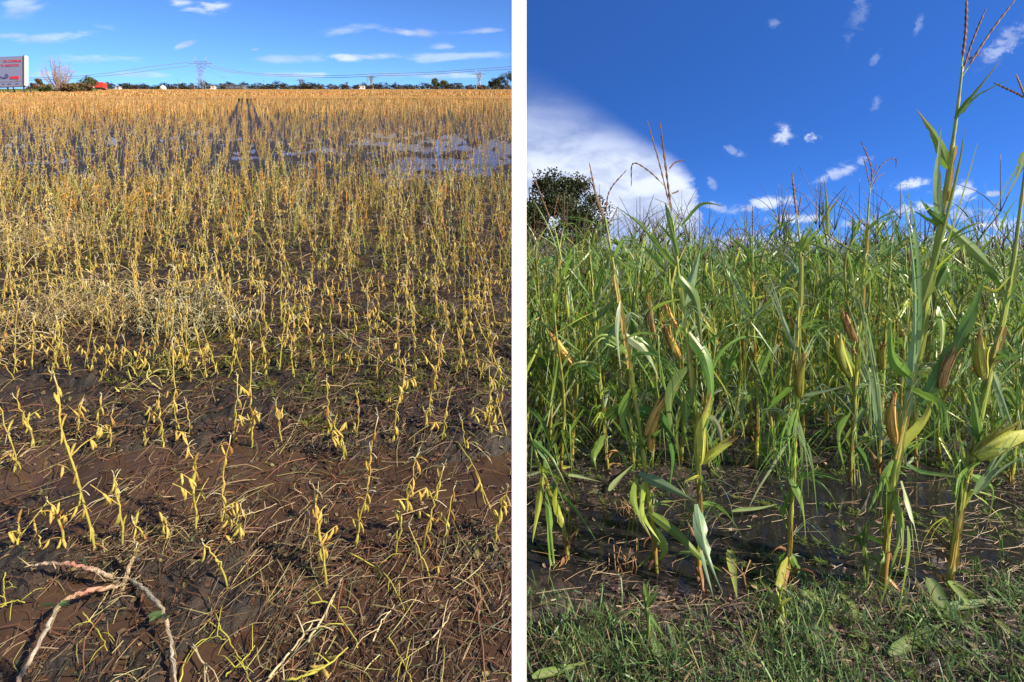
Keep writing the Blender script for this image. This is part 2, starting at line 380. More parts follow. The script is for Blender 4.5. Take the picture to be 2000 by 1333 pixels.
def ground_mesh(side):
    ys = np.concatenate([np.linspace(.3, 1.15, 8), 1.15 + (1.0 / np.linspace(1 / 0.05, 1 / 60., 10) * 0)[:0]])
    inv = np.linspace(1 / 1.15, 1 / 14., 430); ys = np.concatenate([np.linspace(.2, 1.14, 10), 1 / inv, np.geomspace(14.3, 900 if side < 0 else 3000, 90)])
    ts = np.linspace(0, 1, 560)
    Y, T_ = np.meshgrid(ys, ts, indexing='ij')
    X = side * T_ * (1.3 + 1.15 * Y + np.where(Y > 20, (Y - 20) * .5, 0))
    b = left_bump(X, Y) if side < 0 else right_bump(X, Y)
    Z = (SL * Y if side < 0 else 0) + b
    n, m = Y.shape; v = np.stack([X, Y, Z], -1).reshape(-1, 3)
    i = np.arange(n - 1)[:, None] * m; j = np.arange(m - 1)[None]
    q = np.stack([i + j, i + j + 1, i + m + j + 1, i + m + j], -1).reshape(-1, 4)
    if side > 0: q = q[:, ::-1]
    else: q = q
    mb = MB(); mb.add(v, (1, 1, 1), q)
    if side < 0:                                  # earth bank down the side of the higher field
        e = np.stack([X[:, 0], Y[:, 0], Z[:, 0]], -1); lo = e.copy(); lo[:, 2] = -1.0
        k_ = np.arange(len(e) - 1); mb.add(np.vstack([e, lo]), (1, 1, 1), np.stack([k_, k_ + 1, k_ + 1 + len(e), k_ + len(e)], -1))
    return mb
tag(ground_mesh(-1).build('ground', M_SOIL_L, smooth=True), kind='structure')
tag(ground_mesh(1).build('ground', M_SOIL_R, smooth=True), kind='structure')
wl = MB(); wl.add([[-90, .2, SL * .2], [-.001, .2, SL * .2], [-.001, 45, SL * 45], [-90, 45, SL * 45]], (1, 1, 1), [[0, 1, 2, 3]])
tag(wl.build('water', M_WATER_L), kind='structure')
wr = MB(); wr.add([[.001, .2, 0], [30, .2, 0], [30, 16, 0], [.001, 16, 0]], (1, 1, 1), [[0, 1, 2, 3]])
tag(wr.build('water', M_WATER_R), kind='structure')

# ------------------------------------------------------------------ added white post, standing in for the blank gap between the two views
pb = MB(); pw = .0224
box(pb, (0, .80, .98), (pw, pw, 2.16), (.95, .95, .94))
post = pb.build('white_gap_post', M_PAINT, origin=(0, .80, -.1))
tag(post, 'added square white post standing in for the blank gap between the soybean field and the corn', 'post')

# ------------------------------------------------------------------ soybean plants
def lerp(a, b, t): return np.asarray(a) + (np.asarray(b) - np.asarray(a)) * t
GREENY, YEL, GOLD, RUST, PALE = (.17, .19, .030), (.45, .39, .090), (.50, .315, .085), (.25, .105, .033), (.54, .50, .35)
def pod(mb, base, d, L, w, col, k=5):
    d = nz(np.asarray(d, float)); n = 7; t = np.linspace(0, 1, n)
    side = nz(np.cross(d, [0.3, .9, .2])); P = base + np.outer(t * L, d) + np.outer(np.sin(t * 3.1) * L * .10, side)
    r = w * np.array([.25, .75, 1, .86, 1, .75, .12])
    col = np.asarray(col); c = np.stack([col * f for f in (.9, 1, 1.05, .92, 1.05, .95, .8)])
    tube(mb, P, r, c, k, cap=False)
def soy_geom(P, r0, parts, dens=1.0, hue=0.5, k=6, nodes=None, green=.5, sub=1.0):
    """fills parts = dict(stem=MB, clusters=[MB], branches=[MB]) for a plant along the path P"""
    n = len(P); t = np.linspace(0, 1, n)
    L = np.linalg.norm(np.diff(P, axis=0), axis=1).sum()
    base = lerp(GREENY, YEL, 1 - green); top = lerp(YEL, GOLD, hue)
    cc = np.array([lerp(base, top, x ** .8) for x in t]); cc[-1] = PALE
    rr = r0 * (1.05 - .6 * t); rr[1::2] *= 1.10
    tube(parts['stem'], P, rr, cc, k)
    nn = nodes or max(3, int(L / .05)); T = nz(np.gradient(P, axis=0))
    for i in range(nn):
        f = (i + .6 + random.uniform(-.2, .2)) / nn
        if f < .12 or random.random() > dens: continue
        b = P[min(n - 1, int(f * (n - 1)))]; tt = T[min(n - 1, int(f * (n - 1)))]
        cl = MB(); az0 = random.random() * 6.28
        col = lerp(lerp(GREENY, YEL, .75), GOLD, min(1, max(0, hue * 1.2 * f + random.uniform(-.35, .15))))
        if random.random() < .18: col = lerp(col, RUST, random.uniform(.3, .9))
        for j in range(random.randint(1, 4)):
            az = az0 + random.uniform(-1.2, 1.2); dn = random.choice([-1, -1, -.8, .7]) * random.uniform(.6, 1)
            d = np.array([math.cos(az) * .19, math.sin(az) * .19, dn]); bb = b + d * .006
            pod(cl, bb, d, random.uniform(.032, .050) * sub, random.uniform(.0030, .0046) * sub, np.asarray(col) * random.uniform(.8, 1.15), 5)
        for j in range(random.randint(0, 3)):       # shrivelled leaf scraps and petiole ends
            az = random.random() * 6.28; l = random.uniform(.02, .05)
            q = np.array([math.cos(az), math.sin(az), random.uniform(-.8, .7)])
            Pp = catmull([b, b + q * l * .5 + [0, 0, .006], b + q * l], 5)
            tube(cl, Pp, [.0014] * 5, PALE if random.random() < .4 else lerp(GOLD, RUST, random.random()), 3)
        parts['clusters'].append(cl)
    nb = int(round(random.uniform(.3, 2.2) * dens))
    for i in range(nb):
        f = random.uniform(.2, .75); b = P[int(f * (n - 1))]; az = random.random() * 6.28; l = random.uniform(.06, .17)
        q = np.array([math.cos(az) * .6, math.sin(az) * .6, random.uniform(.1, 1)])
        Pb = catmull([b, b + q * l * .5, b + q * l + [0, 0, -.02 * random.random()]], 6)
        br = MB(); tube(br, Pb, r0 * np.linspace(.6, .35, 6), lerp(YEL, GOLD, random.random()), 4)
        for j in range(random.randint(1, 3)):
            g = Pb[random.randint(2, 5)]; pod(br, g, [random.uniform(-.5, .5), random.uniform(-.5, .5), -.7], .04 * sub, .005 * sub, lerp(YEL, GOLD, random.random()))
        parts['branches'].append(br)
    # frayed top
    for j in range(3):
        q = np.array([random.uniform(-.5, .5), random.uniform(-.5, .5), random.uniform(.2, 1)]); l = random.uniform(.015, .04)
        tube(parts['stem'], np.array([P[-1], P[-1] + q * l * .6, P[-1] + q * l + [0, 0, -.005]]), [.0016, .0012, .0008], PALE, 3)
def soy_path(base, top, n=12, amp=.008):
    base = np.asarray(base); top = np.asarray(top)
    P = base + np.linspace(0, 1, n)[:, None] * (top - base)
    z = rng.normal(0, amp, (n, 3)); z[0] = 0; z[1::2] *= -1; return P + z
def merge(parts):
    o = MB()
    for m in [parts['stem']] + parts['clusters'] + parts['branches']:
        if m.n:
            v, c, q, t = m.arrays(); o.add(v, c, q, t)
    return o
def soy_thing(P, r0, label, group=None, dens=1.0, hue=.5, green=.5, detailed=True, sub=1.0):
    pt = dict(stem=MB(), clusters=[], branches=[]); soy_geom(P, r0, pt, dens, hue, green=green, sub=sub)
    if not detailed:
        o = merge(pt).build('soybean_plant', M_SOY, origin=P[0]); return tag(o, label, 'soybean plant', group)
    e = empty('soybean_plant', P[0], label, 'soybean plant', group)
    pt['stem'].build('stem', M_SOY, e, True, P[0])
    for c in pt['clusters']:
        if c.n: c.build('pod_cluster', M_SOY, e, True, P[0])
    for b in pt['branches']: b.build('branch', M_SOY, e, True, P[0])
    return e
def keepleft(P): P[:, 0] = np.minimum(P[:, 0], -.008); return P

# (base px, top px, label) of the plants one can point at
G1 = 'soybean plants of the front row'
HERO = [
 ([(192, 1082), (160, 985), (125, 880), (105, 800), (90, 738)], 'tallest front row soybean plant, leaning left and hung with pale dry pods', .9, .5, .0058),
 ([(130, 1082), (112, 1025), (98, 1003), (75, 985)], 'short soybean stem bent over to the left beside the tall leaning plant', .9, .3, .0055),
 ([(240, 1078), (232, 1010), (222, 970), (210, 936)], 'soybean stem with a thin side twig, just right of the tall leaning plant', .6, .4, .005),
 ([(385, 1062), (372, 985), (365, 930), (338, 868)], 'soybean plant with drooping tan pods and a broken tip leaning left', 1, .55, .005),
 ([(440, 1056), (438, 1000), (436, 940), (450, 850)], 'upright soybean plant with an orange tuft of pods and a thin bare tip', 1, .75, .005),
 ([(470, 1066), (466, 1030), (474, 980)], 'low green yellow soybean stub to the right of the orange tufted plant', .9, .2, .0045),
 ([(692, 1072), (702, 1010), (718, 950), (722, 890), (738, 815)], 'slender orange stemmed soybean plant curving right from the front row', .75, .9, .005),
 ([(770, 1086), (780, 1030), (790, 980), (803, 930), (818, 882)], 'soybean plant with a cluster of orange pods halfway and a bare crooked tip', 1, .8, .005),
 ([(822, 1078), (838, 1020), (850, 970), (866, 912)], 'stout soybean plant topped by a white frayed tuft over fat yellow pods', 1.0, .5, .0058),
 ([(862, 1072), (872, 1020), (882, 965)], 'thin green soybean stem standing right of the white tufted plant', .5, .2, .0042),
 ([(960, 1072), (975, 1010), (992, 955)], 'green yellow soybean plant at the right end of the front row', 1.1, .35, .0055),
 ([(640, 1150), (628, 1085), (612, 1030), (600, 990)], 'broken soybean plant with hanging orange pods, leaning left over the mud', 1.1, .6, .0055),
 ([(448, 1155), (438, 1110), (425, 1080), (408, 1052)], 'bare green soybean stem leaning left in front of the row', .3, .1, .0045),
 ([(40, 1092), (22, 1062), (6, 1040)], 'drooping soybean stub with yellow pods at the left frame edge', 1.2, .2, .006),
 ([(288, 1064), (280, 1036), (270, 1014)], 'short mossy soybean stub with a bent tip', .3, .1, .0045),
 ([(324, 1076), (322, 1048), (319, 1020)], 'thin upright soybean stub between two leaning plants', .2, .3, .0035),
 ([(78, 1090), (70, 1066), (60, 1044)], 'small pale soybean stub leaning left in the water', .2, .5, .004),
 ([(845, 1142), (822, 1105), (788, 1050)], 'straight bare soybean stalk leaning far left in the front mud', .15, .3, .0042),
 ([(215, 880), (214, 845), (212, 800)], 'small soybean stem in the second row with one level side twig', .8, .5, .0048),
 ([(322, 868), (320, 820), (318, 768)], 'soybean stem with a single bunch of pods at its head', .7, .7, .0048),
 ([(345, 850), (338, 770), (330, 668)], 'tall thin soybean plant in the second row left of the centre', .7, .6, .0048),
 ([(375, 855), (372, 820), (372, 782)], 'forked soybean stub with two pale prongs', .4, .5, .0045),
 ([(455, 866), (452, 810), (448, 742)], 'soybean plant with green pods near the top, second row near the centre', .9, .3, .005),
 ([(492, 874), (495, 800), (496, 665)], 'dense pod covered soybean plant in the second row, tallest near the centre', 1.3, .5, .0058),
 ([(640, 856), (642, 800), (640, 735)], 'upright soybean stem standing behind the collapsed white plant', .8, .4, .005),
 ([(672, 900), (668, 868), (650, 835), (640, 818)], 'collapsed white stemmed soybean plant drooping over green pods into the water', 1.6, .1, .005),
 ([(694, 866), (698, 820), (695, 770)], 'thin soybean stem right of the collapsed white plant', .7, .3, .0042),
 ([(768, 864), (775, 810), (788, 750), (796, 705)], 'soybean plant leaning right with rusty pods along its upper half', 1, .7, .005),
 ([(828, 852), (838, 790), (852, 720), (864, 655)], 'soybean plant with hanging orange pods, right half of the second row', 1, .8, .005),
 ([(862, 862), (868, 820), (876, 772)], 'green soybean stub with two upright prongs, right half of second row', .6, .15, .005),
 ([(938, 852), (952, 790), (975, 705)], 'soybean plant with drooping green pods near the right of the second row', 1, .3, .005),
 ([(944, 862), (962, 810), (985, 755)], 'leaning soybean stem next to the drooping green pods', .7, .4, .0045),
 ([(45, 915), (25, 860), (5, 778)], 'arching pale soybean stem at the left end of the second row', .5, .4, .0042),
 ([(72, 868), (62, 820), (48, 770)], 'short soybean plant with two yellow pods sticking out, left end of second row', .7, .3, .0045),
 ([(912, 878), (906, 850), (902, 815)], 'low soybean stub in the second row beside crossed fallen stalks', .4, .3, .0045),
]
for pts, lab, dens, hue, r0 in HERO:
    Y = GL(*pts[0])[1]; base = GL(*pts[0])
    P = np.array([AT(px, py, Y) for px, py in pts]); P[0] = base - [0, 0, .03]
    P[:, 1] += np.linspace(0, random.uniform(-.05, .08), len(P))
    P = catmull(P, 14); z = rng.normal(0, .0028, P.shape); z[:2] = 0; P = keepleft(P + z)
    soy_thing(P, r0 * .74, lab, None, dens * 1.8, hue, green=.75, sub=1.05)
ORD = ['front', 'second', 'third', 'fourth', 'fifth', 'sixth']
nind = len(HERO)
placed = []
for row in range(0, 6):
    Yr = ROW0 + ROWD * row
    span = 1.02 * Yr + .1; x = -span
    step = [.19, .11, .050, .050, .055, .055][row]
    while x < -.03:
        x += step * random.uniform(.45, 1.5)
        if x > -.02: break
        Yp = Yr + random.gauss(0, .035)
        if row < 2 and any(abs((GL(*h[0][0])[0]) - x) < .06 and abs(GL(*h[0][0])[1] - Yp) < .15 for h in HERO): continue
        h = random.uniform(.14, .34) if row < 2 else random.uniform(.14, .50)
        b = np.array([x, Yp, SL * Yp - .02]); tp = b + [random.gauss(0, .06), random.gauss(0, .05), h + .02]
        P = keepleft(soy_path(b, tp, 12, .0035))
        det = row < 3
        rare = row == 0
        if rare and random.random() < .5: continue
        soy_thing(P, random.uniform(.0022, .0034), 'dry yellow soybean plant standing among others in the %s row from the front' % ORD[row] if row > 1 else
                  ('short soybean stub between the bigger plants of the front row' if row == 0 else 'short thin soybean stub between the bigger plants of the second row'),
                  'soybean plants of the %s row' % ORD[row], random.uniform(.5, 1.0), random.uniform(.3, .95), green=random.uniform(.3, .9), detailed=det, sub=.95)
        nind += 1
        if nind >= 298: break
    if nind >= 298: break
    last_row = row
FIRST_STUFF_ROW = row if nind >= 298 else 6
stop_x = x if nind >= 298 else None

def soy_protos(nv, lo):
    out = []
    for i in range(nv):
        P = soy_path((0, 0, -.02), (random.gauss(0, .05), random.gauss(0, .05), random.uniform(.42, .60)), 8, .0035)
        mb = MB()
        if lo == 0:
            pt = dict(stem=MB(), clusters=[], branches=[]); soy_geom(P, .0028, pt, 1.0, random.random(), k=4, nodes=9, green=random.uniform(.3, .95), sub=1.05); mb = merge(pt)
        else:
            g = random.uniform(0, 1); wd = .007 if lo == 1 else .03
            tube(mb, P[[0, 4, 7]], [wd * .8, wd, wd * .6], np.array([lerp(GREENY, YEL, .5), lerp(YEL, GOLD, g), lerp(GOLD, PALE, .3)]), 3, cap=False)
            for j in range(9 if lo == 1 else 7):
                b = P[random.randint(1, 6)] * [1, 1, 1.0]; a = random.random() * 6.28; l = random.uniform(.04, .10) * (1 if lo == 1 else 2.5); w_ = (.011 if lo == 1 else .05)
                d = np.array([math.cos(a) * .5, math.sin(a) * .5, random.uniform(-.9, .6)]); s_ = np.array([-math.sin(a), math.cos(a), .3]) * w_
                c = np.asarray(lerp(YEL, GOLD, random.random())) * random.uniform(.75, 1.15)
                if random.random() < .25: c = lerp(c, RUST, .7)
                mb.add([b - s_ * .4, b + s_ * .4, b + d * l + s_, b + d * l - s_], c, [[0, 1, 2, 3]])
        out.append(mb.arrays())
    return out
def soy_tint(x, y):
    wet = np.exp(-((np.log(y / 12.0)) / .32) ** 2)          # the thin, dull plants standing in the water
    g = fbm(x * .18, y * .05, 77, 3)
    far = sst(y, 9, 22)
    base = np.array([1.0, 1.0, 1.0]) + far[:, None] * np.array([.10, -.07, -.04]) + wet[:, None] * np.array([-.02, -.04, .08])
    base = base + (sst(g, .5, .68) * (.25 + .3 * far))[:, None] * np.array([-.16, -.06, .05])
    k_ = rng.random((len(x), 1)); base = np.where(k_ < .30, base * [1.02, .76, .72], np.where(k_ > .80, base * [1.15, 1.22, 1.75], np.where(k_ > .66, base * [.74, .92, .8], base)))
    return base * rng.uniform(.62, 1.25, (len(x), 1))
stuff = MB()
# rows running across, behind the counted rows
rows_pos = []
Yr = ROW0 + ROWD * FIRST_STUFF_ROW
while Yr < 8.2:
    n = int((1.05 * Yr + .4) / .034)
    xs = -np.sort(rng.random(n)) * (1.05 * Yr + .4); ys = Yr + rng.normal(0, .05, n)
    if stop_x is not None and abs(Yr - (ROW0 + ROWD * FIRST_STUFF_ROW)) < .01: ok = xs > stop_x; xs, ys = xs[ok], ys[ok]
    rows_pos.append(np.stack([xs, ys], 1)); Yr += ROWD
A = np.concatenate(rows_pos)
# then rows running away towards the skyline
def away(y0, y1, dens, spread):
    n = int((y1 ** 2 - y0 ** 2) / 2 * 1.25 * dens); y = np.sqrt(rng.uniform(y0 ** 2, y1 ** 2, n)); x = -rng.random(n) * 1.25 * y
    c = x + .536 * y                                          # the rows run towards the photo column 478
    r = np.round(c / .42) * .42 + rng.normal(0, spread, n)
    gone = np.abs(np.round(c / .42) - 0) < .1                  # wheel tracks
    x = r - .536 * y; ok = (x < -.03) & (x > -1.25 * y)
    return np.stack([x, y], 1)[ok]
B = away(8.2, 24, 13, .07)
wet = np.exp(-((np.log(B[:, 1] / 12.0)) / .30) ** 2) * (fbm(B[:, 0] * .5, B[:, 1] * .35, 91, 3) > .42)
B = B[rng.random(len(B)) > wet * .15]
C_ = away(24, 70, 9.0, .05)
ct = C_[:, 0] + .536 * C_[:, 1]
def tracks(Pp):
    c = Pp[:, 0] + .536 * Pp[:, 1]; k_ = np.round(c / .42)
    return ~((np.abs(k_) == 1) & (rng.random(len(c)) < .8))
B = B[tracks(B) | (B[:, 1] < 18)]; C_ = C_[tracks(C_)]
def verge(Pp): return Pp[:, 0] > -.80 * Pp[:, 1] - 8 - 3000 / np.maximum(Pp[:, 1], 1) * 0   # all kept
hi, lo1, lo2 = soy_protos(14, 0), soy_protos(16, 1), soy_protos(12, 2)
def put(Pp, protos, s0, s1, tl):
    n = len(Pp); pos = np.stack([Pp[:, 0], Pp[:, 1], SL * Pp[:, 1]], 1)
    scatter(stuff, protos, pos, rng.random(n) * 6.283, rng.uniform(s0, s1, n), np.abs(rng.normal(0, tl, n)), None, soy_tint(Pp[:, 0], Pp[:, 1]), 0, None, -1)
put(A, hi, .32, 1.0, .24)
s_wet = np.exp(-((np.log(B[:, 1] / 12.0)) / .3) ** 2)
put(B, hi, .5, 1.12, .16)
put(C_, lo1, .95, 1.3, .1)
n = 30000; y = 70 * (420 / 70) ** rng.random(n); x = -rng.random(n) * 1.25 * y
k_ok = (np.abs(np.round((x + .536 * y) / .42)) != 1) | (y > 160)
put(np.stack([x, y], 1)[k_ok], lo2, 1.15, 1.6, .08)
tag(stuff.build('soybean_crop', M_SOY), 'dense golden soybean crop filling the field towards the skyline', 'soybean crop', None, 'stuff')
far = MB(); g_y = np.geomspace(60, 430, 40); g_x = np.linspace(0, 1, 90)   # the crop's closed canopy far away
YY, XX = np.meshgrid(g_y, g_x, indexing='ij'); XX = -XX * YY * 1.3
ZZ = SL * YY + .30 + .12 * fbm(XX * .8, YY * .3, 5, 3)
cc = np.array([.36, .22, .05]) * (.75 + .5 * fbm(XX * .1, YY * .03, 6, 4))[..., None]
i = np.arange(39)[:, None] * 90; j = np.arange(89)[None]
far.add(np.stack([XX, YY, ZZ], -1).reshape(-1, 3), cc.reshape(-1, 3), np.stack([i + j, i + 90 + j, i + 91 + j, i + 1 + j], -1).reshape(-1, 4))
tag(far.build('far_crop_canopy', M_SOY), 'closed golden canopy of the soybean crop far off below the skyline', 'soybean crop', None, 'stuff')

# ------------------------------------------------------------------ litter on the mud, fallen stalks, tangled weeds (soybean side)
def litter_protos():
    out = []
    for i in range(10):                                        # broken stems and straws
        L = random.uniform(.05, .20); b = random.uniform(-.03, .03)
        P = catmull([(-L / 2, 0, .004), (0, b, .010 + random.random() * .02), (L / 2, random.uniform(-.02, .02), .004 + random.random() * .03)], 5); mb = MB()
        tube(mb, P, np.array([.0022, .0024, .002, .0018, .0012]) * random.choice([.35, .45, .6, .8]), (1, 1, 1), 4); out.append(mb.arrays())
    for i in range(8):                                         # curled leaf scraps
        L = random.uniform(.02, .045); mb = MB(); w_ = random.uniform(.006, .014)
        P = catmull([(-L / 2, 0, .004), (0, .004, .014), (L / 2, 0, .006 + random.random() * .012)], 4)
        v = []
        for p in P: v += [p + [0, -w_, random.uniform(0, .008)], p, p + [0, w_, random.uniform(0, .008)]]
        q = [[3 * a + b, 3 * a + b + 1, 3 * a + b + 4, 3 * a + b + 3] for a in range(3) for b in range(2)]
        mb.add(v, (1, 1, 1), q); out.append(mb.arrays())
    for i in range(3):                                         # loose pods
        mb = MB(); pod(mb, np.array([-.02, 0, .006]), (1, .1, .05), .045, .0055, (1, 1, 1), 5); out.append(mb.arrays())
    return out
LP = litter_protos()
def litter_col(n, pal, w):
    c = np.array(pal)[rng.choice(len(pal), n, p=np.array(w) / sum(w))]; return c * rng.uniform(.6, 1.3, (n, 1))
lit = MB(); n = 125000
y = 1.15 + (9.0 - 1.15) * rng.random(n) ** 1.55; x = -rng.random(n) * (1.06 * y + .7)
dens = sst(fbm(x * 2.2, y * 2.2, 33, 3), .34, .58) * .8 + .2
lb = left_bump(x, y)
dens *= np.interp(lb, [-.03, -.006, .006], [.32, .6, 1.0])
ok = rng.random(n) < dens; x, y = x[ok], y[ok]; n = len(x)
zz = SL * y + np.maximum(left_bump(x, y), -.002)
which = np.where(rng.random(n) < np.interp(y, [1, 2.2, 2.5, 9], [.55, .55, .40, .5]), rng.integers(0, 10, n), np.where(rng.random(n) < .93, rng.integers(10, 18, n), rng.integers(18, 21, n)))
pal = [(.14, .085, .045), (.09, .045, .025), (.36, .26, .14), (.04, .028, .018), (.33, .30, .11), (.20, .085, .045), (.09, .11, .04)]
scatter(lit, LP, np.stack([x, y, zz], 1), rng.random(n) * 6.283, rng.uniform(.3, .95, n) ** 1.3 * np.where(which < 10, 1.1, .62) * np.interp(y, [1, 3, 9], [1, 1.1, 1.6]), rng.random(n) * np.interp(y, [1, 2.3, 2.6, 9], [.3, .3, .9, .9]), None,
        litter_col(n, pal, [4, 5, 2.6, 3, 1.6, 3, 1]) * np.where(which >= 10, .5, 1.0)[:, None] * np.interp(y, [2.2, 2.6, 9], [.85, .75, .6])[:, None], SL, which, -1)
tag(lit.build('crop_litter', M_LITTER), 'broken stems, leaf scraps and pods strewn over the dark mud of the soybean field', 'litter', None, 'stuff')
# green ground weeds between the rows
wd = MB(); protos = []
for i in range(6):
    mb = MB()
    for j in range(16):
        a = random.random() * 6.28; l = random.uniform(.02, .06); d = np.array([math.cos(a), math.sin(a), random.uniform(.1, .7)]); s_ = np.array([-math.sin(a), math.cos(a), 0]) * random.uniform(.002, .007)
        o = np.array([random.gauss(0, .025), random.gauss(0, .025), 0])
        mb.add([o - s_ * .5, o + s_ * .5, o + d * l * .6 + s_, o + d * l, o + d * l * .6 - s_], np.array([.10, .14, .035]) * random.uniform(.6, 1.3), [[0, 1, 2, 4]], [[4, 2, 3]])
    protos.append(mb.arrays())
n = 9000; y = 1.2 + 9.5 * rng.random(n) ** 1.1; x = -rng.random(n) * (1.05 * y + .7)
ok = (fbm(x * 1.1, y * 1.3, 55, 3) > np.interp(y, [1, 2.3, 2.8, 4, 10], [.97, .92, .54, .46, .46])); x, y = x[ok], y[ok]; n = len(x)
scatter(wd, protos, np.stack([x, y, SL * y + np.maximum(left_bump(x, y), 0)], 1), rng.random(n) * 6.28, rng.uniform(.45, .95, n), None, None, rng.uniform(.5, 1.2, (n, 1)) * np.array([[1.5, 1.2, .9]]), SL, None, -1)
tag(wd.build('low_weeds', M_GRASS), 'low green weeds growing on the soil between the soybean rows', 'weeds', None, 'stuff')

def weed_limb(pts, r, cols, parent, name='limb', origin=(0, 0, 0), bark=True, n=22):
    P = catmull(pts, n); n = 44; P = catmull(pts, n); P = P + rng.normal(0, .0022, P.shape); mb = MB(); t = np.linspace(0, 1, n)
    C = np.array([[np.interp(x, np.linspace(0, 1, len(cols)), [c[q] for c in cols]) for q in range(3)] for x in t])
    rr = np.interp(t, [0, .1, .8, 1], [r * .85, r * 1.1, r * .9, r * .55]) * (1 + rng.normal(0, .10, n)); C = C[:, None] * rng.uniform(.6, 1.15, (n, 9, 1)); C = np.where(rng.random((n, 9, 1)) < .15, C * .45, C)
    tube(mb, P, rr, C, 9)
    for j in range(9):
        b_ = P[random.choice([0, 1, 2, n - 2, n - 1, n - 1, random.randint(3, n - 3)])]; q_ = rng.normal(0, 1, 3) * [1, .6, .5]; tube(mb, catmull([b_, b_ + q_ * .012, b_ + q_ * .028], 4), [.0022, .002, .0015, .0008], np.asarray(TN) * random.uniform(.6, 1.2), 4); o = mb.build(name, M_BARK if bark else M_SOY, parent, True, origin)
    return o, P
root0 = GL(238, 1140)
uw = empty('uprooted_weed', root0, 'thick uprooted weed with three arching pink and grey limbs in the mud', 'weed')
PK, GRY, TN, RD = (.74, .58, .46), (.56, .52, .44), (.68, .54, .36), (.72, .36, .27)
limbs = [([GL(224, 1131, .03), GL(190, 1116, .06), GL(150, 1104, .075), GL(100, 1100, .07), GL(60, 1106, .05)], .0060, [TN, PK, RD, PK, TN]),
         ([GL(228, 1146, .03), GL(180, 1153, .06), GL(135, 1168, .075), GL(105, 1200, .075), GL(80, 1250, .06), GL(40, 1325, .04), GL(25, 1360, .03)], .0064, [TN, RD, TN, GRY, PK, RD]),
         ([GL(252, 1132, .02), GL(290, 1160, .05), GL(318, 1195, .06), GL(332, 1245, .05), GL(340, 1300, .03), GL(343, 1350, .02)], .0052, [GRY, GRY, TN, GRY, PK]),
         ([GL(232, 1170, .0), GL(245, 1128, .03), AT(262, 1085, GL(250, 1135)[1]), AT(270, 1060, GL(250, 1135)[1])], .006, [TN, TN, YEL])]
for pts, r, cols in limbs:
    o, P = weed_limb(pts, r, cols, uw, origin=root0)
    for f in (.45,):
        if len(pts) < 5: break
        b = P[int(f * 43)]; mb = MB()
        for j in range(3):
            a = random.random() * 6.28; d = np.array([math.cos(a), math.sin(a) * .6, -.1 + .5 * random.random()]); l = random.uniform(.025, .05)
            ribbon(mb, catmull([b, b + d * l * .5 + [0, 0, .005], b + d * l], 6), np.array([.3, .9, 1, .9, .6, .05]) * .018, random.uniform(-.8, .8), (.10, .17, .07), (.16, .22, .10), .2)
        mb.build('leaf', M_GRASS, uw, False, root0)
crown = MB()
for j in range(34):
    a = random.random() * 6.28; l = random.uniform(.04, .11); d = np.array([math.cos(a), math.sin(a), random.uniform(-.1, .7)]); b = root0 + [random.gauss(0, .02), random.gauss(0, .02), .0]
    tube(crown, catmull([b, b + d * l * .6, b + d * l + [0, 0, -.03]], 5), [.004, .003, .0025, .002, .001], np.array([.06, .04, .025]) * random.uniform(.6, 2.4), 4)
crown.build('root_crown', M_BARK, uw, True, root0)

def fallen(pts, r, col, label, h=.010, twigs=3, pods=0):
    P = catmull([GL(px, py, h + random.uniform(0, .02)) for px, py in pts], 16); P += rng.normal(0, .0015, P.shape); keepleft(P)
    mb = MB(); r = r * .72; tube(mb, P, np.linspace(r, r * .55, 16), np.array([np.asarray(col) * random.uniform(.8, 1.2) for _ in range(16)]), 6)
    for j in range(twigs):
        b = P[random.randint(3, 13)]; a = random.random() * 6.28; l = random.uniform(.03, .1)
        tube(mb, catmull([b, b + np.array([math.cos(a) * .6, math.sin(a) * .6, .2 + SL * math.sin(a) * .6]) * l, b + np.array([math.cos(a), math.sin(a), SL * math.sin(a)]) * l], 5), r * np.linspace(.6, .3, 5), col, 4)
    for j in range(pods):
        b = P[random.randint(3, 14)]; pod(mb, b, rng.normal(0, 1, 3) * [1, .5, .3], .045, .0058, lerp(YEL, GOLD, random.random()))
    return tag(mb.build('fallen_stalk', M_SOY, None, True, P[0]), label, 'stalk')
FG = (.40, .38, .07); FP = (.50, .42, .25); FB = (.20, .11, .07); FR = (.20, .08, .05)
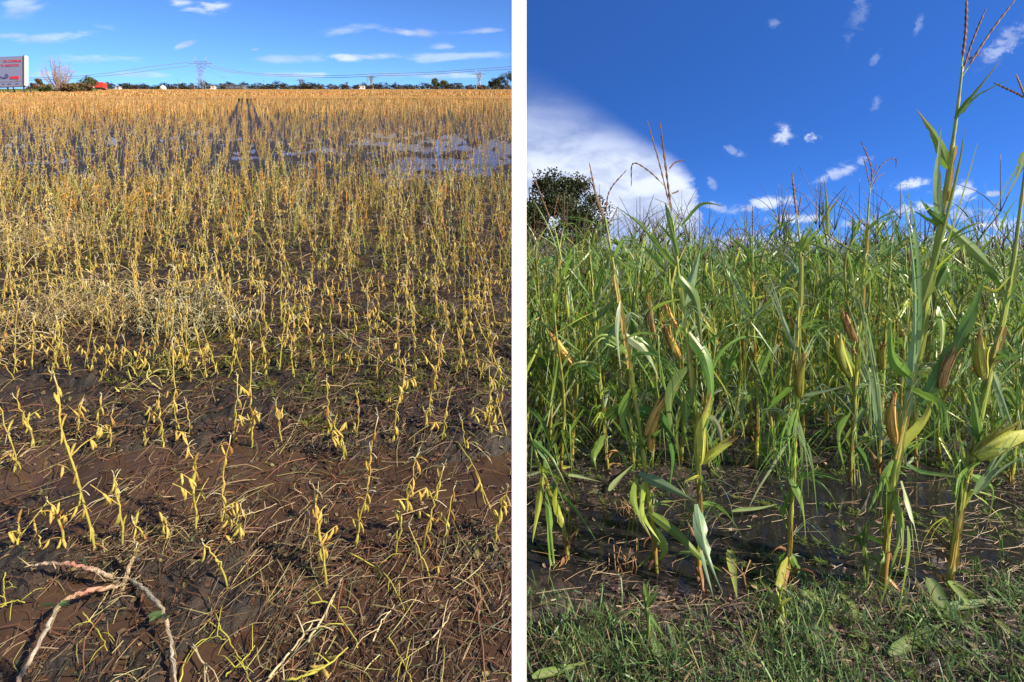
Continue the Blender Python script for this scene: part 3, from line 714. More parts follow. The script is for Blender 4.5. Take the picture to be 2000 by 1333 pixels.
for a in [
 ([(605, 1180), (645, 1180), (690, 1245), (700, 1265)], .004, FG, 'yellow green fallen stalk running down the middle of the front mud'),
 ([(600, 1255), (640, 1190), (668, 1130)], .0052, FP, 'pale woody fallen stalk slanting up beside the broken leaning plant'),
 ([(525, 1325), (570, 1270), (612, 1215)], .0055, FP, 'rough pale fallen stalk lying at the bottom centre'),
 ([(560, 1330), (625, 1310), (680, 1265)], .005, FG, 'fallen yellow soybean stem with loose pods at the bottom centre', .02, 3, 5),
 ([(918, 1090), (925, 1150), (938, 1230), (950, 1333)], .0055, FB, 'long brown fallen stalk running down the right edge of the mud'),
 ([(680, 1080), (745, 1115), (775, 1160), (790, 1190)], .0032, FG, 'thin curved fallen stem below the front row right of centre'),
 ([(728, 1255), (745, 1215), (772, 1182)], .0038, FP, 'pale bent fallen stick standing on the mud right of centre'),
 ([(832, 1258), (860, 1230), (875, 1208)], .0042, FP, 'short pale fallen stick on the green mossy mud'),
 ([(760, 1245), (785, 1290), (805, 1333)], .0038, FG, 'thin yellow green stalk leaning at the bottom right of centre'),
 ([(645, 925), (672, 950), (702, 985)], .0045, FR, 'dark red fallen stick in the brown water'),
 ([(604, 940), (620, 960), (636, 980)], .0038, FP, 'short pale stick left of the dark red stick'),
 ([(627, 1013), (652, 985), (668, 955)], .0035, FB, 'kinked brown stick rising from the water in the middle'),
 ([(868, 826), (905, 880), (932, 925), (948, 985)], .0038, FG, 'long green yellow stalk fallen into the brown pool at right'),
 ([(902, 832), (930, 868), (958, 900)], .004, FP, 'pale stalk crossing another at the edge of the brown pool'),
 ([(0, 905), (20, 900), (45, 890)], .0035, FP, 'short pale stalk at the left edge of the brown water'),
 ([(350, 1333), (372, 1270), (410, 1245), (440, 1250)], .0032, FG, 'loop of thin green stem at the bottom left of centre'),
 ([(400, 1210), (440, 1240), (470, 1290), (490, 1333)], .0032, FG, 'thin trailing green stem in a tangle at the bottom'),
 ([(440, 1320), (475, 1290), (498, 1262)], .0035, FG, 'yellow green stalk leaning right in the bottom tangle'),
 ([(375, 1258), (400, 1300), (408, 1333)], .0042, FP, 'pale bent stick beside the loop of thin green stem'),
 ([(160, 1240), (180, 1205), (210, 1160)], .003, FP, 'thin pale stem below the arching limbs'),
 ([(160, 1195), (195, 1240), (210, 1272)], .003, FG, 'thin stem bent downward between the two arching limbs'),
 ([(10, 1110), (8, 1150), (10, 1185)], .003, FG, 'thin upright stem at the left edge in front of the row'),
 ([(0, 1186), (25, 1175), (48, 1176)], .0035, FG, 'curved pale green stem at the left edge of the mud'),
 ([(460, 1010), (500, 1000), (540, 985)], .003, FP, 'long thin pale straw above the water left of centre'),
 ([(655, 640), (720, 690), (800, 735)], .004, FP, 'long pale stalk lying across the third row right of centre', .10),
 ([(940, 690), (970, 720), (1000, 745)], .0035, FP, 'straight pale stalk lying at the right end of the third row', .08),
]: fallen(*a)

def tangle(px, py, w, hgt, n, label, pal, leafy=0):
    """a heap of dead weed stems lying over the rows"""
    c0 = GL(px, py); Y = c0[1]; W = w * Y / F; e = empty('tangled_weed', c0, label, 'weed')
    st = MB(); fl = MB()
    for i in range(n):
        a = random.random() * 6.28; b = c0 + [random.gauss(0, W * .28), random.gauss(0, W * .22), 0]; b[2] = SL * b[1]
        l = random.uniform(.3, 1) * W * .6; d = np.array([math.cos(a), math.sin(a) * .7, random.uniform(.05, .9)])
        H = hgt * random.uniform(.3, 1)
        p1 = b + [random.gauss(0, W * .12), random.gauss(0, W * .1), H * random.uniform(.1, .7)]; p2 = p1 + d * l * .5; p3 = p2 + np.array([d[0], d[1], -.5]) * l * .5 + rng.normal(0, .03, 3)
        for p in (p2, p3): p[2] = max(p[2], SL * p[1] + .01)
        P = keepleft(catmull([b, p1, p2, p3], 9)); P[:, 2] = np.minimum(P[:, 2], SL * P[:, 1] + hgt); r = random.choice([.0012, .0014, .0018, .0024, .0038])
        c = np.asarray(random.choice(pal)) * random.uniform(.7, 1.25)
        tube(st, P, np.linspace(r, r * .5, 9), c, 4)
        for j in range(leafy):
            q = P[random.randint(2, 8)]; d2 = rng.normal(0, 1, 3); d2 = d2 / np.linalg.norm(d2) * random.uniform(.015, .05); s_ = np.cross(d2, [0, 0, 1]) * .18
            fl.add([q - s_ * .3, q + s_ * .3, q + d2 + s_, q + d2 - s_], np.asarray(random.choice(pal)) * random.uniform(.6, 1.2), [[0, 1, 2, 3]])
    st.build('stems', M_SOY, e, True, c0)
    if fl.n: fl.build('foliage', M_SOY, e, False, c0)
TAN = [(.46, .34, .19), (.40, .32, .16), (.48, .40, .24), (.32, .26, .10)]
SAGE = [(.36, .33, .17), (.44, .38, .22), (.28, .27, .12), (.46, .42, .28)]
tangle(155, 640, 200, .46, 260, 'heap of dry tan weeds fallen across the rows at left', TAN, 5)
tangle(70, 500, 170, .50, 220, 'far heap of dry tan weeds at the left frame edge', TAN, 5)
tangle(375, 650, 135, .50, 200, 'grey green uprooted weed bush arching over a dark hollow', SAGE, 6)
tangle(330, 745, 120, .16, 45, 'low clump of yellow weed stems in front of the dark hollow', [(.46, .42, .1), (.42, .36, .14), (.36, .36, .1)], 3)
tangle(690, 262, 60, 1.0, 90, 'dark uprooted weed lying at the edge of the flooded strip', [(.10, .07, .05), (.2, .15, .08)], 3)
tangle(575, 455, 120, .35, 60, 'loose arch of pale weed stems in the middle of the field', TAN, 2)

# ------------------------------------------------------------------ the skyline behind the soybean field
def bar(mb, a, b, r, col, k=4): tube(mb, np.array([a, b], float), [r, r], col, k)
def flat_text(body, size, loc, col, parent, name='lettering', rz=0.0, M=None):
    cu = bpy.data.curves.new(name, 'FONT'); cu.body = body; cu.size = size; cu.extrude = .02; cu.align_x = 'RIGHT'
    o = bpy.data.objects.new(name, cu); COL.objects.link(o); o.parent = parent
    o.location = loc; o.rotation_euler = (R(90), 0, rz)
    m, k = mat_new('paint_' + name); p = k.add('ShaderNodeBsdfPrincipled'); p.inputs['Base Color'].default_value = (*col, 1); p.inputs['Roughness'].default_value = .5
    out = k.add('ShaderNodeOutputMaterial'); k.l.new(p.outputs[0], out.inputs[0]); cu.materials.append(m)
    bpy.context.view_layer.update(); me = bpy.data.meshes.new_from_object(o.evaluated_get(bpy.context.evaluated_depsgraph_get())); me.materials.clear(); me.materials.append(m)
    o2 = bpy.data.objects.new(name, me); COL.objects.link(o2); o2.parent = parent; o2.location = loc; o2.rotation_euler = (R(90), 0, rz)
    bpy.data.objects.remove(o, do_unlink=True); return o2
def billboard():
    Y = 112.0; c = AT(48, 176, Y); mpp = Y / F
    zb = SL * Y; ztop = AT(0, 110, Y)[2]; zbot = AT(0, 168, Y)[2]; H = ztop - zbot; W = 13.0
    e = empty('billboard', (c[0], Y, zb), 'white advertising billboard on dark legs with red lettering at the left', 'billboard')
    e.rotation_euler = (0, 0, R(-5)); o = np.array([0, 0, zbot - zb])
    mb = MB(); box(mb, (-W / 2, 0, o[2] + H / 2), (W, .25, H), (.21, .23, .40)); mb.build('panel', M_PAINT, e)  # white panel facing away from the sun; its lavender shade is put into the colour
    fr = MB(); box(fr, (.08, -.02, o[2] + H / 2), (.16, .5, H + .2), (.05, .05, .06)); box(fr, (.32, 0.05, o[2] + H / 2), (.30, .55, H), (.82, .80, .74)); box(fr, (-W / 2, 0, o[2] - .1), (W, .4, .2), (.2, .2, .24)); fr.build('frame', M_PAINT, e)
    for x in (-W * .9, -W * .62, -W * .32, -.3):
        lg = MB(); bar(lg, (x, .1, -.5), (x, .1, o[2] + H * .8), .16, (.05, .045, .05)); bar(lg, (x, 2.2, -.3), (x, .2, o[2] + H * .4), .12, (.05, .045, .05)); lg.build('leg', M_PAINT, e)
    flat_text('DE COMPRAR', .72, (-.55, -.16, o[2] + H * .80), (.55, .02, .05), e)
    flat_text('TU NEGOCIO', .72, (-1.1, -.16, o[2] + H * .66), (.50, .02, .08), e)
    rb = MB(); box(rb, (-2.2, -.16, o[2] + H * .28), (2.1, .08, .55), (.55, .03, .05)); box(rb, (-1.5, -.16, o[2] + H * .22), (.25, .06, .4), (.55, .03, .05)); rb.build('red_button', M_PAINT, e)
    kb = MB(); t = np.linspace(0, 1, 16); P = np.stack([-7.5 + 3.2 * t, np.full(16, -.17), o[2] + H * (.32 + .05 * np.sin(t * 5))], 1); tube(kb, P, .09, (.07, .07, .22), 5)
    a = np.linspace(0, 6.28, 14); P = np.stack([-4.1 + .4 * np.cos(a), np.full(14, -.17), o[2] + H * .34 + .35 * np.sin(a)], 1); tube(kb, P, .09, (.07, .07, .22), 5, False)
    kb.build('drawing', M_PAINT, e)
    lw = MB(); box(lw, (-W / 2, -.15, o[2] + H * .155), (W * .98, .05, .05), (.3, .3, .42))
    for x, w_ in ((-1.6, .8), (-3.4, .8), (-4.9, .5), (-6.6, 1.2), (-8.6, 1.2)): box(lw, (x, -.15, o[2] + H * .075), (w_, .06, .24), (.12, .13, .3))
    lw.build('sponsor_strip', M_PAINT, e)
billboard()

def crown_tree(base, H, W, cols, nleaf, name, label, cat='tree', group=None, leaf=.3, trunk=(.10, .08, .06), th=.3, shape=1.0, lobes=9, tr=.02, rs=1.0):
    e = empty(name, base, label, cat, group); r = MB()
    for i in range(3 + lobes // 3):
        a = random.random() * 6.28; sp_ = (.3 if rs == 1 else .48) * random.random(); top = np.array([math.cos(a) * W * sp_, math.sin(a) * W * sp_, H * random.uniform(.6, .92)])
        tube(r, catmull([(0, 0, -.3), (top[0] * .15, top[1] * .15, H * th), top * [.7, .7, .75], top], 8), np.linspace(H * tr, H * tr * .2, 8), trunk, 6)
    r.build('trunk', M_BARK, e)
    c = MB(); L = []
    for i in range(lobes):
        a = random.random() * 6.28; hh = random.uniform(th + .12, .88); rad = W * .5 * (1 - abs(hh - .55) * .9) * random.uniform(.3, .85) ** (1 if rs == 1 else .6) * shape
        L.append((np.array([math.cos(a) * rad, math.sin(a) * rad, hh * H]), random.uniform(.16, .30) * min(W, H) * rs))
    for p0, rr in L:
        m = nleaf // lobes; d = nz(rng.normal(0, 1, (m, 3))) * (rng.random((m, 1)) ** (.45 if rs == 1 else .6)) * rr; p = p0 + d * [1.05, 1.05, .8]
        col = np.asarray(random.choice(cols)) * random.uniform(.7, 1.3); cc = col * rng.uniform(.6, 1.4, (m, 1))
        s = nz(rng.normal(0, 1, (m, 3))) * leaf * rng.uniform(.5, 1.1, (m, 1)); t_ = nz(np.cross(s, rng.normal(0, 1, (m, 3)))) * leaf * .6
        V = np.stack([p - s, p - t_, p + s, p + t_], 1)
        c.add(V.reshape(-1, 3), np.repeat(cc, 4, 0), np.arange(m * 4).reshape(-1, 4))
    c.build('crown', M_TREE, e)
    return e
def spot(px, Y): return np.array([(px - PX0) * Y / F, Y, SL * Y])
DG = [(.035, .05, .025), (.05, .065, .03), (.03, .042, .03)]
# far tree line: individual small trees, one crown each
TL = []
for i, px in enumerate(np.concatenate([np.arange(204, 1000, 6.0), [452, 456, 600, 612, 622, 700, 870]])):
    Y = random.uniform(415, 455); h = random.choice([2.6, 3.0, 3.4, 3.8, 4.6, 5.4]) * random.uniform(.85, 1.1) + 1.0
    TL.append((px + random.uniform(-3, 3), Y, h, random.uniform(6.0, 12.0)))
prot = [crown_tree(np.zeros(3), 5.0, 5.0, [(.04, .055, .04), (.055, .06, .045), (.07, .06, .04)] if i != 3 else [(.12, .09, .05), (.10, .08, .05)], 260, 'far_tree', 'small dark tree in the thin line along the skyline', 'tree', 'trees along the skyline', .35, lobes=8, th=.0) for i in range(4)]
for i, (px, Y, h, w_) in enumerate(TL):
    src = prot[i % 4]
    if i < 4: e = src
    else:
        e = src.copy(); COL.objects.link(e)
        for ch in src.children: c2 = ch.copy(); COL.objects.link(c2); c2.parent = e
    e.location = spot(px, Y); e.scale = (w_ / 5, w_ / 5, h / 5); e.rotation_euler = (0, 0, random.random() * 6.28)
# trees and bushes that stand out
def bare_tree():
    b = spot(113, 138.0); e = empty('bare_tree', b, 'leafless spreading tree standing right of the billboard', 'tree'); mb = MB(); tw = MB()
    for i in range(26):
        a = i / 26 * 12.56 + random.random() * .3; sp = random.uniform(.15, 1.0); H = 8.6 * (1 - .30 * sp ** 2) * random.uniform(.85, 1)
        top = np.array([math.cos(a) * sp * 3.4, math.sin(a) * sp * 3.4, H]); P = catmull([(0, 0, -.2), top * [.25, .25, .25], top * [.75, .75, .6], top], 10)
        tube(mb, P, np.linspace(.14, .03, 10), (.20, .15, .13), 5)
        for j in range(22):
            q = P[random.randint(2, 9)]; d = np.array([math.cos(a + random.gauss(0, .7)) * .6, math.sin(a + random.gauss(0, .7)) * .6, random.uniform(.4, 1.1)]) * random.uniform(.7, 1.9)
            tube(tw, catmull([q, q + d * .5 + rng.normal(0, .1, 3), q + d], 4), [.04, .032, .026, .018], (.30, .22, .20), 3)
    mb.build('trunk', M_BARK, e); tw.build('crown', M_BARK, e)
bare_tree()
DUN = [(.14, .10, .06), (.12, .10, .05), (.17, .11, .07)]; GRN = [(.10, .13, .045), (.08, .11, .04), (.14, .15, .07)]
for px, Y, H, W, cols, nm, lab in [
 (137, 128, 3.2, 5.2, DUN, 'bush', 'reddish brown bush at the foot of the leafless tree'),
 (80, 150, 3.9, 4.2, DUN, 'bush', 'dull brown bush just right of the billboard legs'),
 (60, 155, 3.0, 4.0, DUN, 'bush', 'low brown bush partly hidden by the billboard edge'),
 (95, 132, 2.2, 6.0, GRN, 'bush', 'low grey green bush left of the leafless tree base'),
 (150, 160, 4.6, 2.2, DG, 'bush', 'narrow dark bush between the leafless tree and the red truck'),
 (170, 150, 3.0, 4.2, DUN, 'bush', 'pale brown bush in front of the round green tree'),
 (173, 170, 5.4, 5.2, GRN, 'leafy_tree', 'round fresh green tree left of the red truck'),
 (849, 330, 8.6, 6.0, GRN, 'leafy_tree', 'taller of the two airy green trees standing alone at right'),
 (867, 330, 6.6, 5.2, GRN, 'leafy_tree', 'shorter airy green tree of the pair at right'),
 (990, 300, 10.2, 9.0, DG + GRN, 'leafy_tree', 'biggest dark leafy tree at the right end of the skyline'),
 (972, 300, 7.4, 7.0, DG, 'leafy_tree', 'dark bushy tree left of the biggest one at the right end'),
 (960, 305, 6.4, 3.6, DG, 'leafy_tree', 'thin open tree at the left of the right hand clump'),
 (942, 310, 3.8, 6.8, DUN, 'bush', 'rounded dull brown bush left of the right hand clump'),
 (318, 380, 3.6, 4.2, DG, 'leafy_tree', 'dark rounded tree behind the white tank'),
]: crown_tree(spot(px, Y), H, W, cols, 1500, nm, lab, 'bush' if nm == 'bush' else 'tree', None, .28 if H < 6 else .36, th=.1 if nm == 'bush' else .28, lobes=10)
gv = MB(); n = 9000; px = rng.uniform(-60, 190, n); Y = rng.uniform(118, 150, n) + np.maximum(px, 0) * .35
x = (px - PX0) * Y / F; a = rng.random(n) * 6.28; h = rng.uniform(.3, 1.1, n); s_ = np.stack([np.cos(a), np.sin(a), 0 * a], 1) * .22
b = np.stack([x, Y, SL * Y], 1); tpp = b + np.stack([rng.normal(0, .2, n), rng.normal(0, .2, n), h + .3], 1)
gv.add(np.stack([b - s_, b + s_, tpp], 1).reshape(-1, 3), np.repeat(np.array([[.13, .17, .035]]) * rng.uniform(.6, 1.3, (n, 1)), 3, 0), None, np.arange(n * 3).reshape(-1, 3))
tag(gv.build('rough_grass', M_GRASS), 'rough green grass strip along the far edge of the soybean field by the billboard', 'grass', None, 'stuff')

def pylon(px, Y, H, full, label, group=None, col=(.20, .21, .24)):
    b = spot(px, Y); e = empty('pylon', b, label, 'pylon', group); t = max(.10, .00034 * Y)
    body = MB(); wb, ww, wt = H * .135, H * .055, H * .14       # half widths: foot, waist, head
    zw, zt = H * .45, H * .78
    prof = [(0, wb), (H * .16, wb * .85), (H * .30, wb * .62), (zw, ww), (H * .55, wt * .62), (H * .66, wt * .82), (zt, wt)]
    for sx in (-1, 1):
        for sy in (-1, 1):
            P = np.array([[sx * w_, sy * w_ * .5, z] for z, w_ in prof]); tube(body, P, t * 1.25, col, 4)
    for (z0, w0), (z1, w1) in zip(prof[:-1], prof[1:]):
        for sy in (-1, 1):
            bar(body, (-w0, sy * w0 * .5, z0), (w1, sy * w1 * .5, z1), t * .75, col); bar(body, (w0, sy * w0 * .5, z0), (-w1, sy * w1 * .5, z1), t * .75, col); bar(body, (-w1, sy * w1 * .5, z1), (w1, sy * w1 * .5, z1), t * .75, col)
    body.build('tower', M_PAINT, e)
    arm = MB(); A_ = H * .36
    for z in (zt, zt + H * .07): bar(arm, (-A_ * (1 if z == zt else .55), 0, z), (A_ * (1 if z == zt else .55), 0, z), t * 1.3, col)
    n = 9
    for i in range(n):
        x0 = -A_ + 2 * A_ * i / n; x1 = -A_ + 2 * A_ * (i + 1) / n; za = zt + (H * .07 if i % 2 else 0); zb_ = zt + (0 if i % 2 else H * .07)
        bar(arm, (x0, 0, za), (x1, 0, zb_), t * .7, col)
    arm.build('crossarm', M_PAINT, e)
    for s in (-1, 1):
        hn = MB(); bar(hn, (s * wt * .75, 0, zt + H * .05), (s * wt * 1.2, 0, H), t, col); bar(hn, (s * wt * 1.25, 0, zt + H * .05), (s * wt * 1.2, 0, H), t, col); hn.build('peak', M_PAINT, e)
    if full:
        for s in (-1, 0, 1):
            ins = MB(); P = catmull([(s * A_ * .95 - 1.5, 0, zt), (s * A_ * .95, 0, zt - H * .10), (s * A_ * .95 + 1.5, 0, zt)], 8); tube(ins, P, t * .6, (.25, .25, .28), 4); ins.build('insulator', M_PAINT, e)
    return b, zt, A_
G_P = 'pylons of the power line'
pylon(391, 420, 27.5, True, 'biggest lattice power pylon with two horned peaks left of the centre')
pylon(587, 460, 10.6, False, 'tiny faint power pylon on the skyline between two larger ones')
pylon(725, 430, 13.0, False, 'small power pylon on the skyline right of the centre')
pylon(935, 400, 15.6, False, 'middle sized power pylon near the right hand trees')
for px, Y, H, lab in [(347, 420, 9.5, 'plain dark pole left of the biggest pylon'), (515, 440, 8.5, 'thin pole a little right of the biggest pylon'), (546, 440, 8.0, 'twin topped thin pole between the biggest and the tiny pylon'),
                      (218, 420, 7.0, 'short thin pole right of the red truck'), (718, 430, 9.0, 'thin pole beside the small pylon right of the centre')]:
    mb = MB(); b = spot(px, Y); bar(mb, (0, 0, -.5), (0, 0, H), .16, (.16, .15, .15)); bar(mb, (-.8, 0, H * .92), (.8, 0, H * .92), .09, (.16, .15, .15)); bar(mb, (-.6, 0, H * .82), (.6, 0, H * .82), .08, (.16, .15, .15))
    o = mb.build('utility_pole', M_PAINT); o.location = b; tag(o, lab, 'pole')
for pts, lab in [
 ([(367, 122, 420), (300, 130, 410), (225, 141, 400), (140, 150, 390), (20, 154, 380)], 'upper power line sagging away to the left from the biggest pylon'),
 ([(370, 129, 420), (310, 136, 410), (230, 146, 400), (140, 154, 390), (20, 158, 380)], 'lower power line sagging away to the left from the biggest pylon'),
 ([(400, 121, 420), (420, 130, 425), (460, 139, 440), (520, 145, 455), (587, 147, 460), (660, 148, 450), (725, 145, 430), (830, 142, 415), (935, 135, 400), (1006, 130, 390)], 'upper power line running right from the biggest pylon past the small ones'),
 ([(400, 128, 420), (425, 136, 425), (465, 143, 440), (520, 148, 455), (587, 150, 460), (660, 152, 450), (725, 149, 430), (830, 146, 415), (935, 139, 400), (1006, 135, 390)], 'lower power line running right from the biggest pylon past the small ones'),
 ([(420, 135, 424), (423, 146, 424), (436, 152, 424), (448, 146, 426), (450, 141, 430)], 'slack loop of cable hanging right of the biggest pylon')]:
    P = catmull([AT(*p) for p in pts], 40); mb = MB(); tube(mb, P, .20 if 'loop' not in lab else .1, (.20, .22, .27), 4)
    tag(mb.build('power_line', M_PAINT, None, False, P[0]), lab, 'power line')
def truck():
    b = spot(194, 240) + [0, 0, .6]; e = empty('truck', b, 'red box truck parked on the road beyond the bushes', 'truck')
    m = MB(); box(m, (.6, 0, 2.05), (3.9, 2.3, 2.5), (.62, .045, .025)); box(m, (.6, 0, .72), (4.1, 2.0, .16), (.05, .05, .05)); m.build('cargo_box', M_PAINT, e)
    c = MB(); box(c, (-2.2, 0, 1.35), (1.5, 2.2, 1.7), (.70, .66, .6)); box(c, (-2.0, 0, 2.4), (1.1, 2.1, .5), (.66, .62, .56)); c.build('cab', M_PAINT, e)
    w_ = MB(); box(w_, (-2.2, -1.12, 1.75), (.8, .03, .55), (.03, .04, .05)); w_.build('window', M_PAINT, e)
    for x in (-2.1, 1.0, 2.0):
        for y_ in (-1.0, 1.0):
            wh = MB(); tube(wh, np.array([[x, y_ - .14, .35], [x, y_ + .14, .35]]), [.46, .46], (.03, .03, .03), 14); wh.build('wheel', M_PAINT, e)
truck()
for px, Y, r_, lab in [(318.5, 360, 1.9, 'bright white domed tank on the skyline left of the biggest pylon')]:
    mb = MB(); b = spot(px, Y); th = np.linspace(0, 1.57, 8)
    tube(mb, np.array([[0, 0, 0], [0, 0, 1.4]] + [[0, 0, 1.4 + r_ * .9 * math.sin(t)] for t in th[1:]]), [r_, r_] + [max(.02, r_ * math.cos(t)) for t in th[1:]], (.82, .80, .78), 18)
    o = mb.build('storage_tank', M_PAINT, None, True); o.location = b; tag(o, lab, 'tank')
def shed(px, Y, W, D, H, wall, roof, name, label, cat):
    b = spot(px, Y); e = empty(name, b, label, cat); m = MB(); box(m, (0, 0, H / 2), (W, D, H), wall); m.build('wall', M_PAINT, e)
    r = MB(); hw, hd = W / 2 + .3, D / 2 + .3; r.add([(-hw, -hd, H), (hw, -hd, H), (hw, hd, H), (-hw, hd, H), (-hw, 0, H + D * .28), (hw, 0, H + D * .28)], roof, [[0, 1, 5, 4], [2, 3, 4, 5], [0, 3, 2, 1]], [[0, 4, 3], [1, 2, 5]]); r.build('roof', M_PAINT, e)
    for x in np.linspace(-W * .35, W * .35, max(2, int(W // 4))):
        d = MB(); box(d, (x, -D / 2 - .03, H * .5), (.9, .08, H * .45), (.06, .06, .07)); d.build('window', M_PAINT, e)
shed(462, 410, 14, 6, 2.4, (.13, .14, .17), (.10, .11, .15), 'shed', 'long low dark grey shed below the centre of the skyline', 'shed')
shed(416, 405, 3.2, 3, 2.6, (.70, .66, .58), (.36, .20, .13), 'farmhouse', 'tiny pale house just right of the biggest pylon', 'house')
shed(707, 405, 4.0, 3, 2.6, (.72, .70, .66), (.30, .24, .2), 'farmhouse', 'tiny white house below the small pylon right of the centre', 'house')
shed(230, 380, 4.0, 3, 2.0, (.5, .5, .5), (.16, .16, .18), 'farmhouse', 'small grey house right of the red truck', 'house')

# ------------------------------------------------------------------ corn
LG, LD, LB, LY = (.17, .30, .048), (.105, .22, .042), (.24, .34, .18), (.40, .48, .07)
RIB = (.36, .42, .20); STK, STKY, BRN = (.36, .42, .05), (.58, .53, .07), (.22, .095, .025)
def leaf_w(n, W): 
    t = np.linspace(0, 1, n); return W * np.minimum(1, .45 + t * 4) * np.clip((1 - t) * 1.5, 0, 1) ** .95 + .0015
def leaf_cols(n, kind):
    a = {'g': LG, 'd': LD, 'b': LB, 'y': LY}[kind]; t = np.linspace(0, 1, n)[:, None]
    c = np.asarray(a) * (1 + .25 * rng.normal(0, 1, (1, 3)) * [.4, .25, .3]) * np.ones((n, 1))
    if random.random() < .35: c = c * (1 - t ** 4) + np.array([.28, .19, .06]) * t ** 4
    return c
def corn_leaf(mb, P, W, phi, kind='g', ragged=.5, fold=.35, n=None, split=.5):
    n = len(P); rb = np.asarray(RIB) * (1.15 if kind == 'b' else .8); w = leaf_w(n, W); col = leaf_cols(n, kind)
    ph = phi + np.linspace(0, random.uniform(-.9, .9), n)
    if n > 7 and random.random() < split:                 # torn lengthwise by hail: the blade and one or two loose strips
        cut = random.randint(2, n // 2); w2 = w.copy(); w2[cut:] *= random.uniform(.35, .6)
        ribbon(mb, P, w2, ph, col, rb, fold, .06, ragged)
        for s_ in (-1, 1)[:random.randint(1, 2)]:
            Q = P[cut - 1:].copy(); m = len(Q); t = np.linspace(0, 1, m)
            T = nz(np.gradient(Q, axis=0)); S = nz(np.cross(T, [[.05, 1, .1]]))
            Q = Q + S * (s_ * w[cut - 1] * .35 + s_ * random.uniform(.01, .05) * t[:, None]) + np.outer(t ** 2, [0, random.uniform(-.03, .03), -random.uniform(0, .12)])
            Q[:, 2] = np.maximum(Q[:, 2], .012)
            ribbon(mb, Q, leaf_w(m, W * random.uniform(.2, .42)), phi + random.uniform(-.7, .7), col[:m], col[:m] * 1.1, .1, .05, ragged)
    else: ribbon(mb, P, w, ph, col, rb, fold, .06, ragged)
def rnd_leaf(b, az, L, a0, droop, n=11, kink=None):
    k_ = random.random()
    if k_ < .48: droop = random.uniform(.05, .5); a0 = random.uniform(.7, 1.4)          # stiff and upright
    elif k_ < .72: a0 = random.uniform(-1.35, -.5); droop = random.uniform(-.1, .3)      # hanging limp
    elif k_ < .82: kink = random.uniform(.2, .5)                                         # snapped
    t = np.linspace(0, 1, n); th = a0 - droop * t ** 1.4
    if kink: th = th - np.where(t > kink, random.uniform(1.2, 2.2), 0)
    th = np.maximum(th, -1.5)
    az = az + np.cumsum(rng.normal(0, .05, n)); d = np.stack([np.cos(th) * np.cos(az), np.cos(th) * np.sin(az), np.sin(th)], 1) * L / n
    return b + np.vstack([[0, 0, 0], np.cumsum(d, 0)[:-1]])
def tassel(mb, paths, r=.0042, sc=1.0):
    for i, P in enumerate(paths):
        P = catmull(P, 22 if len(paths) < 9 else 12); n = len(P); rr = r * (1.25 if i == 0 else .85) * np.interp(np.linspace(0, 1, n), [0, .12, .2, .8, 1], [.4, .45, 1, .9, .35]); rr[::2] *= 1.45; rr[1::2] *= .7
        c0 = np.asarray(random.choice([(.16, .09, .06), (.20, .12, .07), (.13, .07, .06)])); cc = np.array([c0 * random.uniform(.6, 1.5) for _ in range(n)])
        cc[:max(1, int(n * .15))] = STK
        tube(mb, P, rr, cc, 5)
